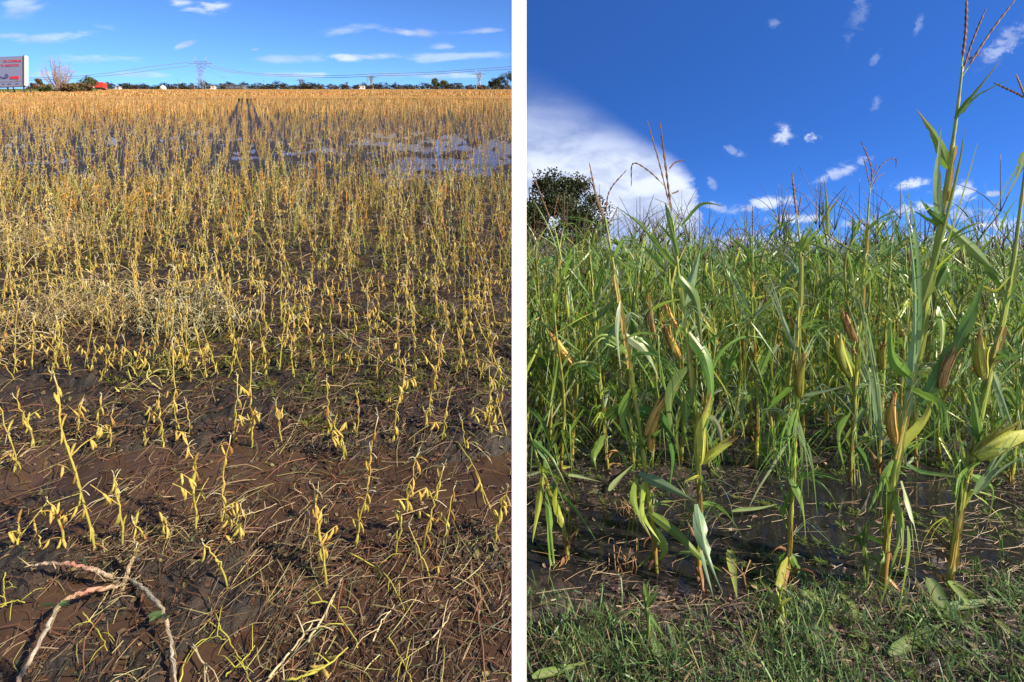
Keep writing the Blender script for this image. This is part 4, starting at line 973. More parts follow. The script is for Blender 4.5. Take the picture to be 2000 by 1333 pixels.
def ear(b, tip, w, kind, parent=None, origin=None, mb_all=None):
    b = np.asarray(b); tip = np.asarray(tip); L = np.linalg.norm(tip - b); d = (tip - b) / L; n = 14; t = np.linspace(0, 1, n)
    sd_ = nz(np.cross(d, [0.1, 1, .2])); P = b + np.outer(t * L, d) + np.outer(np.sin(t * 3.14) * L * .05, sd_)
    r = w / 2 * .60 * np.array([.50, .74, .90, .98, 1, .98, .94, .88, .80, .70, .58, .45, .30, .12])
    ca, cb = {'g': ((.46, .52, .08), (.52, .52, .14)), 'o': ((.62, .44, .11), (.62, .30, .10)), 'b': ((.30, .32, .05), (.17, .06, .025)), 'd': ((.40, .27, .12), (.26, .13, .06))}[kind]
    C = np.array([lerp(ca, cb, x ** 1.5) for x in t]); h = mb_all or MB(); kk = 16 if mb_all is None else 7
    C = C[:, None] * rng.uniform(.72, 1.15, (1, kk, 1)); br_ = (rng.random(kk) < .2)[None, :, None] * np.clip((t[:, None, None] - rng.random((1, kk, 1)) * .6) * 3, 0, .85); C = C * (1 - br_) + np.asarray(BRN) * br_
    if mb_all is None: tube(h, P, r, C, kk)
    else: tube(h, P, r, C, kk)
    up = np.cross(sd_, d)
    for j in range(9 if mb_all is None else 4):           # husk leaves lying over the cob, tips free
        a = j * 2.4 + .4; o = (np.cos(a) * sd_ + np.sin(a) * up); m = 10; te = random.uniform(.75, 1.28); tt = np.linspace(0, te, m); fl_ = random.uniform(0, .22) * w * 2.2
        rr = np.interp(np.minimum(tt, 1), t, r) * 1.03 + .0015; Q = b + np.outer(tt * L, d) + np.outer(np.sin(np.minimum(tt, 1) * 3.14) * L * .05, sd_) + (rr + fl_ * np.linspace(0, 1, m) ** 3)[:, None] * o
        T = nz(np.gradient(Q, axis=0)); S = nz(np.cross(T, o)); wd_ = np.interp(tt / te, [0, .2, .55, .85, 1], [.7, 1.1, .95, .5, .05]) * w * .42
        colr = lerp(ca, cb, random.random() * .5) * random.uniform(.8, 1.15)
        E = lerp(colr, BRN, .7 if random.random() < .3 else .08)
        v = np.stack([Q - S * wd_[:, None] * .5 - o * w * .06, Q, Q + S * wd_[:, None] * .5 - o * w * .06], 1).reshape(-1, 3)
        tip_ = np.clip((tt[:, None] - .74) * 2.2, 0, .85); E2 = E * (1 - tip_) + np.asarray(BRN) * 1.1 * tip_; C2 = colr * (1 - tip_) + np.array([.36, .22, .10]) * tip_
        cc = np.stack([E2, C2, E2 * .9], 1).reshape(-1, 3)
        i = np.arange(m - 1)[:, None] * 3; jj = np.arange(2)[None]; h.add(v, cc, np.stack([i + jj, i + jj + 1, i + jj + 4, i + jj + 3], -1).reshape(-1, 4))
    s = mb_all or MB(); bt = b + d * L * .93
    for j in range(16):
        q = d * random.uniform(.6, 1.2) + rng.normal(0, .35, 3); l = random.uniform(.015, .04)
        tube(s, np.array([bt, bt + q * l * .6, bt + q * l + [0, 0, -.008]]), [.0022, .0016, .0008], np.array([.12, .045, .03]) * random.uniform(.6, 1.6), 3)
    if mb_all is None:
        ho = h.build('ear', M_HUSK, parent, True, origin); so_ = s.build('silk', M_TASSEL, ho, False, origin)
        return ho
def stalk_mb(mb, P, r0, nodes, k=9):
    n = len(P); t = np.linspace(0, 1, n); rr = r0 * np.interp(t, [0, .1, .55, .85, 1], [1.05, 1.05, .9, .55, .32])
    cc = np.array([lerp(lerp(STKY, STK, min(1, x * 2.2)), (.20, .27, .06), x) for x in t])
    low = np.exp(-(t / .09) ** 2); cc = cc * (1 - .8 * low[:, None]) + np.asarray(BRN) * .8 * low[:, None]
    for f in nodes:
        i = int(round(f * (n - 1))); rr[i] *= 1.20; cc[i] = lerp(cc[i], (.50, .44, .18), .6)
        if i + 1 < n: cc[i + 1] = lerp(cc[i + 1], BRN, .45); rr[i + 1] *= .93
    if k >= 9:                                            # rusty and muddy patches, more of them low down; sheaths of another green
        a = np.arange(k)[None] * 1.0; pt = fbm(t[:, None] * 14 + random.random() * 50, a * .45 + 0 * t[:, None], 13, 3)
        m_ = sst(pt - .24 * t[:, None], .50, .58)[..., None] * .8
        sh = sst(fbm(t[:, None] * 5 + random.random() * 50, a * .25 + 0 * t[:, None], 19, 2), .45, .55)[..., None] * .55
        cc = cc[:, None] * (1 - sh) + np.array([.22, .31, .06]) * sh; cc = cc * (1 - m_) + np.asarray(random.choice([BRN, (.30, .16, .05), (.14, .07, .03)])) * m_
    tube(mb, P, rr, cc, k)

def hero_corn(spec):
    pts = spec['stalk']; base = GR(*pts[0]); Y = base[1]; o3 = base.copy(); lean = spec.get('lean', .1)
    P = np.array([AT(px, py, Y) for px, py in pts]); P[0] = base - [0, 0, .03]
    hgt = (P[:, 2] - P[0, 2]) / max(.3, P[-1, 2] - P[0, 2]); Pz = P.copy()
    P = np.array([AT(px, py, Y + h * lean) for (px, py), h in zip(pts, hgt)]); P[0] = base - [0, 0, .03]
    S = catmull(P, 60); nodes = np.linspace(.06, .92, 9); r0 = spec.get('r', .0135) * .88
    e = empty('corn_plant', o3, spec['label'], 'corn plant', spec.get('group'))
    m = MB(); stalk_mb(m, S, r0, nodes); m.build('stalk', M_STALK, e, True, o3)
    def dep(px, py): # depth of the stalk at that height
        z = EYE - (py - HR) * Y / F; return Y + lean * np.clip((z - Pz[0, 2]) / max(.3, Pz[-1, 2] - Pz[0, 2]), 0, 1.3)
    for lf in spec['leaves']:
        pp, w = lf[0], lf[1]; kind = lf[2] if len(lf) > 2 else random.choice('ggd'); ph = lf[3] if len(lf) > 3 else random.uniform(-.6, .6)
        yd = np.linspace(0, lf[4] if len(lf) > 4 else random.uniform(-.16, .05), len(pp)) - r0 * .9
        Q = catmull([AT(px, py, dep(px, py) + d) for (px, py), d in zip(pp, yd)], 16)
        Q[:, 2] = np.maximum(Q[:, 2], .012)
        mb = MB(); corn_leaf(mb, Q, w * Y / F * 1.0, ph, kind, spec.get('ragged', .4)); mb.build('leaf', M_CORN, e, True, o3)
    for f0, f1, cnt in spec.get('fill', [(.05, .8, 22)]):
        for i in range(cnt):
            f = f0 + (f1 - f0) * (i + random.random()) / cnt; b = S[int(f * 59)]; az = random.choice([0, math.pi]) + random.gauss(0, .8)
            if spec.get('away') is not None: az = spec['away'] + random.gauss(0, .7)
            L = random.uniform(.22, .62) * (.6 + .6 * min(f, .6)); Q = rnd_leaf(b, az, L, random.uniform(.3, 1.35), random.uniform(.6, 3.0), 13, random.choice([None, None, .35, .5]))
            Q[:, 2] = np.maximum(Q[:, 2], .012); Q[:, 0] = np.maximum(Q[:, 0], .004)
            mb = MB(); corn_leaf(mb, Q, random.uniform(.010, .032), random.uniform(-.9, .9), random.choice('ggddbby'), .7, split=.75); mb.build('leaf', M_CORN, e, True, o3)
    for f in np.linspace(.08, .72, 8):                    # sheaths wrapped round the stalk
        i = int(f * 59); j = i + random.randint(5, 8); Q = S[i:min(59, j)]
        if len(Q) < 4: continue
        a = random.uniform(-2.6, -.5); Q = Q + np.array([math.cos(a), math.sin(a), 0]) * r0 * .75; m = len(Q)
        mb = MB(); ribbon(mb, Q, np.linspace(2.6, 1.7, m) * r0, a + 1.57, np.asarray(random.choice([(.22, .31, .06), (.32, .38, .09), (.44, .43, .11), (.46, .32, .10)])), (.34, .38, .14), -.45, .1, .5); mb.build('leaf_sheath', M_CORN, e, True, o3)
    for i in range(spec.get('dry', 5)):                   # dry brown sheaths round the foot
        b = S[1 + i]; az = random.random() * 6.28; Q = rnd_leaf(b, az, random.uniform(.08, .22), random.uniform(.2, 1.2), 2.4, 9); Q[:, 2] = np.maximum(Q[:, 2], .012); Q[:, 0] = np.maximum(Q[:, 0], .004)
        mb = MB(); ribbon(mb, Q, leaf_w(9, .028), random.uniform(-.8, .8), np.asarray(random.choice([(.24, .12, .05), (.34, .2, .08), (.14, .07, .04)])), (.3, .2, .1), .4, .1, .5); mb.build('dry_sheath', M_HUSK, e, True, o3)
    for (a, b, w, kind) in spec.get('ears', []):
        A_ = AT(*a, dep(*a) - r0 - w * Y / F * .4); B_ = AT(*b, dep(*b) - .05 - w * Y / F * .4); ear(A_, B_, w * Y / F, kind, e, o3)
    if spec.get('tassel'):
        mb = MB(); Yt = Y + lean; tassel(mb, [[AT(px, py, Yt + .02 * i) for i, (px, py) in enumerate(p)] for p in spec['tassel']], spec.get('tr', .0042)); mb.build('tassel', M_TASSEL, e, False, o3)
    return e
CORN = [
 dict(label='tall corn plant at the right whose tassel reaches the top of the photo', stalk=[(1724, 1152), (1735, 1020), (1750, 900), (1776, 770), (1800, 650), (1825, 500), (1850, 350), (1868, 230), (1880, 130)], r=.0165, lean=.12,
  leaves=[([(1852, 330), (1832, 275), (1790, 213)], 22, 'g', .5), ([(1866, 232), (1898, 190), (1922, 160), (1962, 108)], 13, 'd', .4), ([(1848, 440), (1818, 415), (1797, 388)], 28, 'd', .3), ([(1838, 440), (1830, 350), (1838, 248)], 17, 'b', .3),
   ([(1850, 440), (1905, 490), (1955, 540), (2010, 592)], 26, 'd', .2), ([(1772, 820), (1785, 700), (1787, 560), (1774, 440), (1757, 358)], 20, 'b', .4), ([(1800, 790), (1862, 690), (1900, 610), (1922, 538)], 32, 'd', .3, -.12),
   ([(1800, 600), (1830, 500), (1872, 330), (1885, 245)], 26, 'g', .3), ([(1830, 560), (1852, 520), (1850, 560), (1838, 600)], 22, 'd', .6), ([(1720, 860), (1712, 760), (1690, 640), (1668, 545)], 13, 'b', .4), ([(1835, 600), (1842, 640), (1838, 690)], 18, 'g', .2),
   ([(1750, 960), (1765, 1060), (1735, 1172)], 26, 'g', .3, -.2), ([(1762, 940), (1785, 1020), (1798, 1100)], 17, 'b', .5, -.2), ([(1745, 900), (1720, 950), (1696, 1000)], 14, 'g'), ([(1775, 760), (1830, 790), (1842, 850)], 20, 'g'), ([(1780, 740), (1745, 700), (1740, 620)], 24, 'g', .3), ([(1750, 880), (1800, 830), (1828, 770)], 24, 'y')],
  ears=[((1748, 865), (1742, 785), 28, 'o'), ((1838, 760), (1862, 690), 24, 'd')], tassel=[[(1878, 130), (1886, 60), (1888, -12)], [(1877, 150), (1900, 80), (1926, 16)], [(1878, 152), (1930, 70), (1984, -2)], [(1876, 150), (1890, 118), (1918, 106)]], tr=.0055, fill=[(.05, .65, 25)]),
 dict(label='corn plant at the right frame edge with a fat cob pointing sideways', stalk=[(1852, 1150), (1864, 1060), (1886, 930), (1907, 850), (1932, 730), (1956, 640), (1975, 540), (1990, 430), (2006, 300)], r=.0175, lean=.06,
  leaves=[([(2004, 292), (1990, 340), (1962, 392)], 20, 'd', .4), ([(1962, 600), (1990, 560), (2012, 545)], 24, 'd'), ([(1905, 965), (1950, 905), (1992, 845)], 17, 'b', .5), ([(1915, 905), (1880, 930), (1868, 985)], 18, 'g'), ([(1918, 880), (1905, 800), (1893, 740)], 20, 'g'),
   ([(1900, 930), (1940, 960), (1925, 1040)], 18, 'g'), ([(1945, 690), (1985, 700), (2010, 690)], 22, 'g'), ([(1935, 720), (1965, 800), (1998, 900)], 18, 'b'), ([(1890, 940), (1870, 900), (1862, 860)], 16, 'd'), ([(1975, 540), (1945, 570), (1915, 560), (1880, 548)], 12, 'y')],
  ears=[((1906, 892), (2020, 842), 52, 'g'), ((1921, 738), (1914, 658), 33, 'g')], tassel=[[(2006, 300), (2010, 200), (2030, 100)], [(2008, 195), (1980, 180), (1940, 162)], [(2006, 200), (1996, 175), (1984, 145)]], tr=.0055, dry=6, fill=[(.05, .6, 24)]),
 dict(label='leaning corn plant on the left with dry tan husks halfway up', stalk=[(1284, 1118), (1270, 1000), (1255, 880), (1240, 780), (1225, 690), (1210, 590), (1195, 500), (1182, 425)], r=.0145, lean=.1,
  leaves=[([(1240, 660), (1280, 690), (1300, 760), (1318, 822)], 24, 'g', .3), ([(1222, 655), (1265, 690), (1292, 752)], 20, 'b', .3), ([(1212, 590), (1206, 650), (1212, 722)], 11, 'b'), ([(1248, 925), (1310, 955), (1368, 985)], 20, 'b', .4, -.2), ([(1246, 935), (1240, 985), (1272, 1052)], 20, 'g', .5),
   ([(1266, 1000), (1320, 1040), (1370, 1090), (1412, 1118)], 20, 'g', .4, -.2), ([(1240, 800), (1290, 820), (1328, 880), (1330, 930)], 28, 'd', .3), ([(1232, 760), (1218, 820), (1245, 890)], 22, 'g', .4), ([(1200, 500), (1225, 470), (1262, 520)], 12, 'g'), ([(1276, 1030), (1300, 1080), (1262, 1110)], 22, 'y'), ([(1262, 930), (1256, 1000), (1290, 1060)], 18, 'y'), ([(1226, 690), (1180, 660), (1150, 690)], 14, 'g')],
  ears=[((1262, 850), (1312, 762), 24, 'o'), ((1270, 880), (1285, 810), 22, 'o')], tassel=[[(1183, 440), (1165, 385), (1151, 318)], [(1182, 430), (1190, 375), (1224, 332)], [(1184, 440), (1172, 400), (1150, 345)], [(1184, 445), (1200, 420), (1206, 405)]]),
 dict(label='corn plant left of centre with two bright green cobs and a two spiked tassel', stalk=[(1364, 1135), (1366, 1000), (1362, 900), (1353, 780), (1342, 670), (1328, 560), (1316, 440)], r=.0140, lean=.1,
  leaves=[([(1344, 650), (1378, 700), (1390, 770), (1378, 850)], 30, 'd', .3), ([(1335, 600), (1352, 545), (1370, 482)], 24, 'b', .4), ([(1318, 520), (1250, 440), (1195, 398)], 12, 'g', .5), ([(1362, 985), (1380, 1080), (1412, 1162)], 28, 'b', .4, -.2), ([(1372, 985), (1400, 992), (1434, 1018)], 16, 'g'),
   ([(1345, 720), (1310, 780), (1322, 880)], 32, 'd', .2), ([(1350, 760), (1335, 830), (1350, 900)], 24, 'g'), ([(1325, 500), (1305, 420), (1298, 395)], 12, 'g'), ([(1326, 540), (1360, 590), (1372, 700)], 24, 'd', .4), ([(1352, 800), (1400, 830), (1412, 900)], 16, 'b'), ([(1332, 440), (1370, 400), (1412, 402)], 9, 'g')],
  ears=[((1366, 905), (1382, 788), 36, 'g'), ((1372, 905), (1428, 862), 24, 'g')], tassel=[[(1315, 440), (1302, 340), (1289, 238)], [(1312, 420), (1288, 320), (1264, 235)], [(1304, 370), (1268, 335), (1236, 320), (1233, 365)], [(1304, 335), (1318, 318), (1338, 313)], [(1308, 380), (1322, 375), (1325, 372)]]),
 dict(label='slim corn plant in the middle with one brown streaked cob and a single spike', stalk=[(1538, 1135), (1545, 1000), (1550, 900), (1556, 800), (1560, 640), (1563, 500), (1557, 425)], r=.0120, lean=.1,
  leaves=[([(1562, 492), (1578, 455), (1596, 422)], 13, 'g', .3), ([(1562, 640), (1600, 635), (1640, 655)], 10, 'g'), ([(1562, 775), (1610, 765), (1664, 750)], 7, 'b'), ([(1560, 820), (1575, 890), (1580, 975)], 16, 'd', .4), ([(1546, 935), (1568, 985), (1575, 1062)], 18, 'g', .4), ([(1545, 960), (1532, 1010), (1548, 1052)], 16, 'g'),
   ([(1556, 800), (1540, 850), (1545, 900)], 18, 'g', .3), ([(1560, 700), (1520, 600), (1488, 505)], 8, 'b'), ([(1540, 1090), (1525, 1150), (1532, 1218)], 22, 'y', .3, -.15), ([(1542, 1080), (1560, 1120), (1510, 1100)], 15, 'g')],
  ears=[((1562, 775), (1569, 696), 27, 'b')], tassel=[[(1557, 430), (1552, 385), (1547, 338)], [(1558, 430), (1562, 400), (1566, 380)]], fill=[(.04, .6, 21)]),
 dict(label='broken corn plant bent over at the left frame edge of the corn', stalk=[(1112, 1092), (1098, 1020), (1070, 950), (1050, 900), (1034, 845)], r=.0135, lean=.05, away=.2,
  leaves=[([(1068, 950), (1110, 985), (1155, 1035)], 16, 'g'), ([(1068, 955), (1078, 1060), (1092, 1190)], 13, 'g', .3, -.1), ([(1042, 860), (1080, 900), (1120, 980)], 20, 'd'), ([(1060, 930), (1050, 1000), (1040, 1060)], 14, 'y'), ([(1100, 1030), (1085, 980), (1090, 940)], 16, 'y'), ([(1036, 800), (1060, 830), (1085, 900)], 18, 'd')], fill=[(.3, 1., 4)]),
 dict(label='corn plant behind the left ones carrying a big orange husked cob', stalk=[(1117, 900), (1122, 770), (1112, 640), (1098, 520), (1080, 430)], r=.0150, lean=.1, away=.1,
  leaves=[([(1105, 680), (1150, 730), (1205, 792)], 22, 'g'), ([(1118, 760), (1090, 700), (1060, 690)], 22, 'd'), ([(1050, 700), (1090, 750), (1120, 830)], 24, 'd'), ([(1100, 540), (1120, 500), (1145, 500)], 16, 'g'), ([(1115, 640), (1150, 600), (1170, 560)], 14, 'g')],
  ears=[((1124, 718), (1076, 652), 34, 'o')], tassel=[[(1080, 440), (1058, 385), (1038, 332)], [(1080, 440), (1086, 400), (1092, 380)]]),
 dict(label='second row corn plant near the middle with two narrow dark tipped cobs', stalk=[(1476, 914), (1480, 800), (1473, 690), (1470, 560), (1470, 465)], r=.0150, lean=.1,
  leaves=[([(1468, 498), (1440, 475), (1412, 449)], 12, 'g', .3), ([(1480, 740), (1500, 690), (1508, 640)], 18, 'g'), ([(1478, 860), (1500, 890), (1512, 860)], 12, 'g'), ([(1476, 760), (1450, 800), (1455, 860)], 14, 'g'), ([(1470, 620), (1420, 520), (1380, 460)], 9, 'b')],
  ears=[((1466, 745), (1452, 674), 17, 'b'), ((1478, 740), (1466, 662), 18, 'g')], tassel=[[(1470, 470), (1470, 440), (1470, 402)], [(1471, 465), (1490, 445), (1508, 436)], [(1469, 468), (1450, 448), (1428, 452)]]),
 dict(label='second row corn plant right of the middle with a five branched tassel', stalk=[(1660, 940), (1668, 800), (1676, 690), (1685, 560), (1693, 450), (1699, 372)], r=.0150, lean=.12,
  leaves=[([(1668, 720), (1625, 650), (1600, 655)], 18, 'g'), ([(1672, 690), (1700, 760), (1712, 850)], 12, 'b'), ([(1668, 800), (1640, 850), (1650, 920)], 18, 'g'), ([(1684, 560), (1720, 520), (1745, 545)], 14, 'g'), ([(1664, 860), (1690, 900), (1700, 930)], 15, 'd')],
  ears=[((1660, 735), (1636, 655), 29, 'g'), ((1672, 668), (1652, 612), 22, 'd')], tassel=[[(1699, 380), (1702, 330), (1682, 276)], [(1700, 370), (1692, 330), (1686, 308)], [(1700, 365), (1722, 322), (1748, 310), (1750, 328)], [(1701, 372), (1712, 350), (1728, 338)], [(1700, 360), (1706, 340), (1714, 318)]]),
 dict(label='second row corn plant at the right edge behind the sideways cob', stalk=[(1974, 948), (1985, 850), (1996, 740), (2004, 600)], r=.0150, leaves=[([(1990, 800), (1960, 760), (1940, 790)], 16, 'g'), ([(1995, 760), (2020, 700), (2030, 640)], 20, 'd')]),
 dict(label='leafy second row corn plant between the orange cob and the leaning plant', stalk=[(1188, 918), (1180, 820), (1168, 700), (1160, 580), (1150, 480)], r=.0145, leaves=[([(1180, 820), (1215, 800), (1240, 860)], 20, 'd'), ([(1172, 740), (1130, 720), (1110, 780)], 22, 'd'), ([(1184, 850), (1160, 890), (1165, 920)], 18, 'g'), ([(1165, 650), (1205, 640), (1230, 700)], 16, 'g')],
  ears=[((1280, 660), (1270, 590), 16, 'd')]),
 dict(label='second row corn plant with two tan husks right of the leaning plant', stalk=[(1330, 905), (1335, 800), (1322, 680), (1310, 560), (1300, 470)], r=.0140, leaves=[([(1330, 760), (1300, 720), (1280, 760)], 18, 'g'), ([(1325, 700), (1360, 660), (1380, 690)], 18, 'd')], ears=[((1328, 700), (1298, 630), 24, 'o'), ((1322, 640), (1300, 596), 18, 'o')]),
 dict(label='second row corn plant with a slanting green cob beside the bright green cobs', stalk=[(1410, 900), (1408, 800), (1400, 680), (1392, 560), (1385, 470)], r=.0135, leaves=[([(1405, 760), (1430, 700), (1440, 650)], 16, 'g'), ([(1400, 690), (1360, 640), (1340, 660)], 16, 'd')], ears=[((1400, 672), (1372, 618), 24, 'g')]),
 dict(label='second row corn plant behind the tall right hand plant with a red brown cob', stalk=[(1716, 925), (1722, 800), (1728, 690), (1735, 570), (1742, 470)], r=.0140, leaves=[([(1722, 780), (1700, 720), (1690, 760)], 16, 'g'), ([(1726, 720), (1760, 690), (1775, 730)], 18, 'd')], ears=[((1722, 722), (1726, 672), 20, 'b')]),
 dict(label='second row corn plant with a small yellow cob left of the big right hand leaves', stalk=[(1790, 915), (1785, 800), (1778, 690), (1772, 570), (1768, 480)], r=.0135, leaves=[([(1782, 760), (1815, 720), (1825, 760)], 18, 'd'), ([(1780, 700), (1750, 640), (1735, 660)], 14, 'g')], ears=[((1764, 658), (1752, 620), 18, 'o')]),
]
for s in CORN: hero_corn(s)

def corn_geom(mb, H, nl, lo=0):
    """an upright corn plant at the origin, hail-torn; lo = 0 full, 1 lighter, 2 far"""
    S = catmull([(0, 0, -.03), (random.gauss(0, .04), random.gauss(0, .04), H * .35), (random.gauss(0, .08), random.gauss(0, .08), H * .7), (random.gauss(0, .13), random.gauss(0, .13), H * .86)], [18, 8, 4][lo])
    k_ = [7, 5, 3][lo]; n = len(S)
    stalk_mb(mb, S, [.0110, .011, .014][lo], np.linspace(.08, .9, 7) if lo == 0 else [], k_)
    for i in range(nl):
        f = .04 + .94 * ((i + random.random()) / nl) ** 1.35; b = S[min(n - 1, int(f * (n - 1)))]; az = random.random() * 6.28
        L = random.uniform(.30, .80) * (1 if f < .8 else .7); up = random.uniform(.3, 1.45)
        Q = rnd_leaf(b, az, L, up, random.uniform(.4, 3.0), [9, 6, 4][lo], random.choice([None, None, .4]) if lo < 2 else None); Q[:, 2] = np.maximum(Q[:, 2], .02)
        W = random.uniform(.008, .038 if lo == 0 else .030) * [1, 1.1, 1.7][lo]; kind = random.choice('gggddbby'); m = len(Q)
        if lo == 0: corn_leaf(mb, Q, W, random.uniform(-1, 1), kind, .5)
        else:
            T = nz(np.gradient(Q, axis=0)); Sd = nz(np.cross(T, [[.1, 1, .2]])); ph = random.uniform(-1, 1); N = np.cross(Sd, T); Sd = Sd * math.cos(ph) + N * math.sin(ph)
            w_ = leaf_w(m, W)[:, None]; c = leaf_cols(m, kind); ii = np.arange(m - 1)[:, None] * 2
            mb.add(np.stack([Q - Sd * w_ * .5, Q + Sd * w_ * .5], 1).reshape(-1, 3), np.repeat(c, 2, 0), np.hstack([ii, ii + 1, ii + 3, ii + 2]))
    tp = S[-1]; nb = random.randint(2, 5)
    for i in range(nb):
        a = random.random() * 6.28; sp = 0 if i == 0 else random.uniform(.2, .9); l = H * random.uniform(.10, .21)
        d = np.array([math.cos(a) * sp, math.sin(a) * sp, 1.0]); P = [tp, tp + d * l * .5, tp + d * l + [math.cos(a) * sp * .04, math.sin(a) * sp * .04, -.10 * sp * l * random.uniform(0, 4)]]
        P = catmull(P, [8, 4, 3][lo]); r = np.linspace(.0042, .002, len(P)) * [1, 1.1, 2.0][lo]
        tube(mb, P, r, np.array([.17, .12, .07]) * random.uniform(.7, 1.4), 4 if lo == 0 else 3)
    if random.random() < .75 and lo < 2:
        f = random.uniform(.38, .55); b = S[int(f * (n - 1))]; a = random.random() * 6.28
        tip = b + np.array([math.cos(a) * .09, math.sin(a) * .09, random.uniform(.05, .16)]); 
        if lo == 0: ear(b, tip, random.uniform(.032, .046), random.choice('gogbd'), mb_all=mb)
        else:
            m = 6; P = b + np.linspace(0, 1, m)[:, None] * (tip - b); tube(mb, P, .022 * np.array([.4, .8, 1, .9, .6, .15]), np.asarray(random.choice([(.36, .36, .07), (.5, .28, .08), (.22, .09, .04)])), 6)
nC = len(CORN); used = [GR(*s['stalk'][0])[:2] for s in CORN]
Yr = 4.05; row = 0; done = False; C_rows = []
while not done:
    x = .06
    while x < 1.06 * Yr + .15:
        yy = Yr + random.gauss(0, .06)
        if not any(abs(u_[0] - x) < .10 and abs(u_[1] - yy) < .35 for u_ in used):
            mb = MB(); H = random.uniform(1.72, 2.15) if random.random() < .66 else random.uniform(2.15, 2.45)
            if row == 0: H *= random.uniform(.55, .95)
            corn_geom(mb, H, 34 if row < 4 else 26, 0 if row < 5 else 1); v = mb.arrays()[0]
            a = random.random() * 6.28; tries = 0; best = None
            if yy < 7 and x < .5:                           # turn it so that its leaves stay on this side of the boundary
                for a_ in np.linspace(0, 6.28, 16):
                    mn = (v[:, 0] * math.cos(a_) - v[:, 1] * math.sin(a_) + x).min()
                    if best is None or mn > best[0]: best = (mn, a_)
                a = best[1]
                if best[0] < -.01 * yy:
                    mb2 = MB(); vv, c2, q2, t2 = mb.arrays(); vv = vv.copy(); ax = vv[:, 0] * math.cos(a) - vv[:, 1] * math.sin(a); sh = np.minimum(0, ax + x)
                    vv[:, 0] -= sh * math.cos(a); vv[:, 1] += sh * math.sin(a); mb2.add(vv, c2, q2, t2); mb = mb2
            o = mb.build('corn_plant', M_CORN, None, True); o.location = (x, yy, 0); o.rotation_euler = (0, 0, a)
            nm = ['second', 'third', 'fourth'][row] if row < 3 else None
            if nm: tag(o, 'shredded green corn plant without a name of its own in the %s row back' % nm if False else 'hail torn green corn plant filling the %s row from the front' % nm, 'corn plant', 'corn plants of the %s row' % nm)
            else: tag(o, 'hail torn green corn plant in the crowded rows behind the fourth row', 'corn plant', 'corn plants of the crowded rows')
            nC += 1
            if nC >= 299: done = True; break
        x += random.uniform(.11, .24)
    if done: break
    row += 1; Yr = 4.05 + row * .72
cs = MB(); near_p, far_p = [], []
for i in range(14): m = MB(); corn_geom(m, random.uniform(1.75, 2.4), 26, 1); near_p.append(m.arrays())
for i in range(12): m = MB(); corn_geom(m, random.uniform(1.85, 2.2), 18, 2); far_p.append(m.arrays())
pos = []; r0 = Yr
first = True
while Yr < 26:
    n = int(6.0 * Yr); xs = rng.random(n) * (1.08 * Yr + .3) + .06
    if first: xs = xs[xs > x]; first = False
    pos.append(np.stack([xs, Yr + rng.normal(0, .07, len(xs)), 0 * xs], 1)); Yr += .72
pos = np.concatenate(pos); n = len(pos)
scatter(cs, near_p, pos, rng.random(n) * 6.28, rng.uniform(.9, 1.08, n), np.abs(rng.normal(0, .07, n)), None, rng.uniform(.75, 1.2, (n, 1)) * np.ones((1, 3)))
n = 16000; y = np.sqrt(rng.uniform(26 ** 2, 130 ** 2, n)); x = rng.random(n) * (1.1 * y) + .1
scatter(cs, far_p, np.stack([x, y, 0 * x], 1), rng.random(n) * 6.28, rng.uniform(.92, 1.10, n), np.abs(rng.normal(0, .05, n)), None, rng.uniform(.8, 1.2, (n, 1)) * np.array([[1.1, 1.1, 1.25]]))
tag(cs.build('corn_crop', M_CORN), 'mass of green corn with thin brown tassels receding to the horizon', 'corn crop', None, 'stuff')

# ------------------------------------------------------------------ the corn side's ground: thatch, straw, grass, fallen leaves
th = MB(); n = 32000; y = 1.7 + 6.5 * rng.random(n) ** 1.7; x = rng.random(n) * (1.08 * y + .8) + .01
ok = rng.random(n) < sst(fbm(x * 1.9 + 7, y * 1.9, 61, 3) + right_bump(x, y) * 3, .36, .56) * .95 + .06; x, y = x[ok], y[ok]; n = len(x)
zz = np.maximum(right_bump(x, y), 0)
which = np.where(rng.random(n) < .75, rng.integers(0, 10, n), rng.integers(10, 18, n))
pal = [(.13, .085, .07), (.08, .05, .043), (.20, .13, .10), (.32, .23, .13), (.05, .036, .032), (.09, .13, .05)]
scatter(th, LP, np.stack([x, y, zz], 1), rng.random(n) * 6.28, rng.uniform(.3, .85, n), rng.random(n) * .3, None, litter_col(n, pal, [4, 4, 2.5, 1.4, 3, 1]), 0, which, 1)
tag(th.build('thatch', M_LITTER), 'matted dark plant debris lying between puddles under the corn', 'litter', None, 'stuff')
sw = MB(); n = 420; cx = np.where(rng.random(n) < .55, rng.uniform(1740, 2010, n), rng.uniform(1040, 1760, n)); cy = np.where(cx > 1740, rng.normal(1035, 75, n), rng.normal(1060, 80, n)); cy = np.clip(cy, 880, 1200)
P3 = np.array([GR(a, b, .012) for a, b in zip(cx, cy)]); P3[:, 2] += np.maximum(right_bump(P3[:, 0], P3[:, 1]), 0)
scatter(sw, LP[:10], P3, rng.normal(0, .7, n), np.stack([rng.uniform(.5, 1.6, n), np.full(n, .8), np.full(n, .8)], 1), rng.random(n) * .25, None, litter_col(n, [(.42, .29, .15), (.34, .22, .11), (.5, .40, .26)], [3, 3, 1.5]), 0, None, 1)
tag(sw.build('straw', M_LITTER), 'loose tan straw floating round the feet of the front corn plants', 'straw', None, 'stuff')
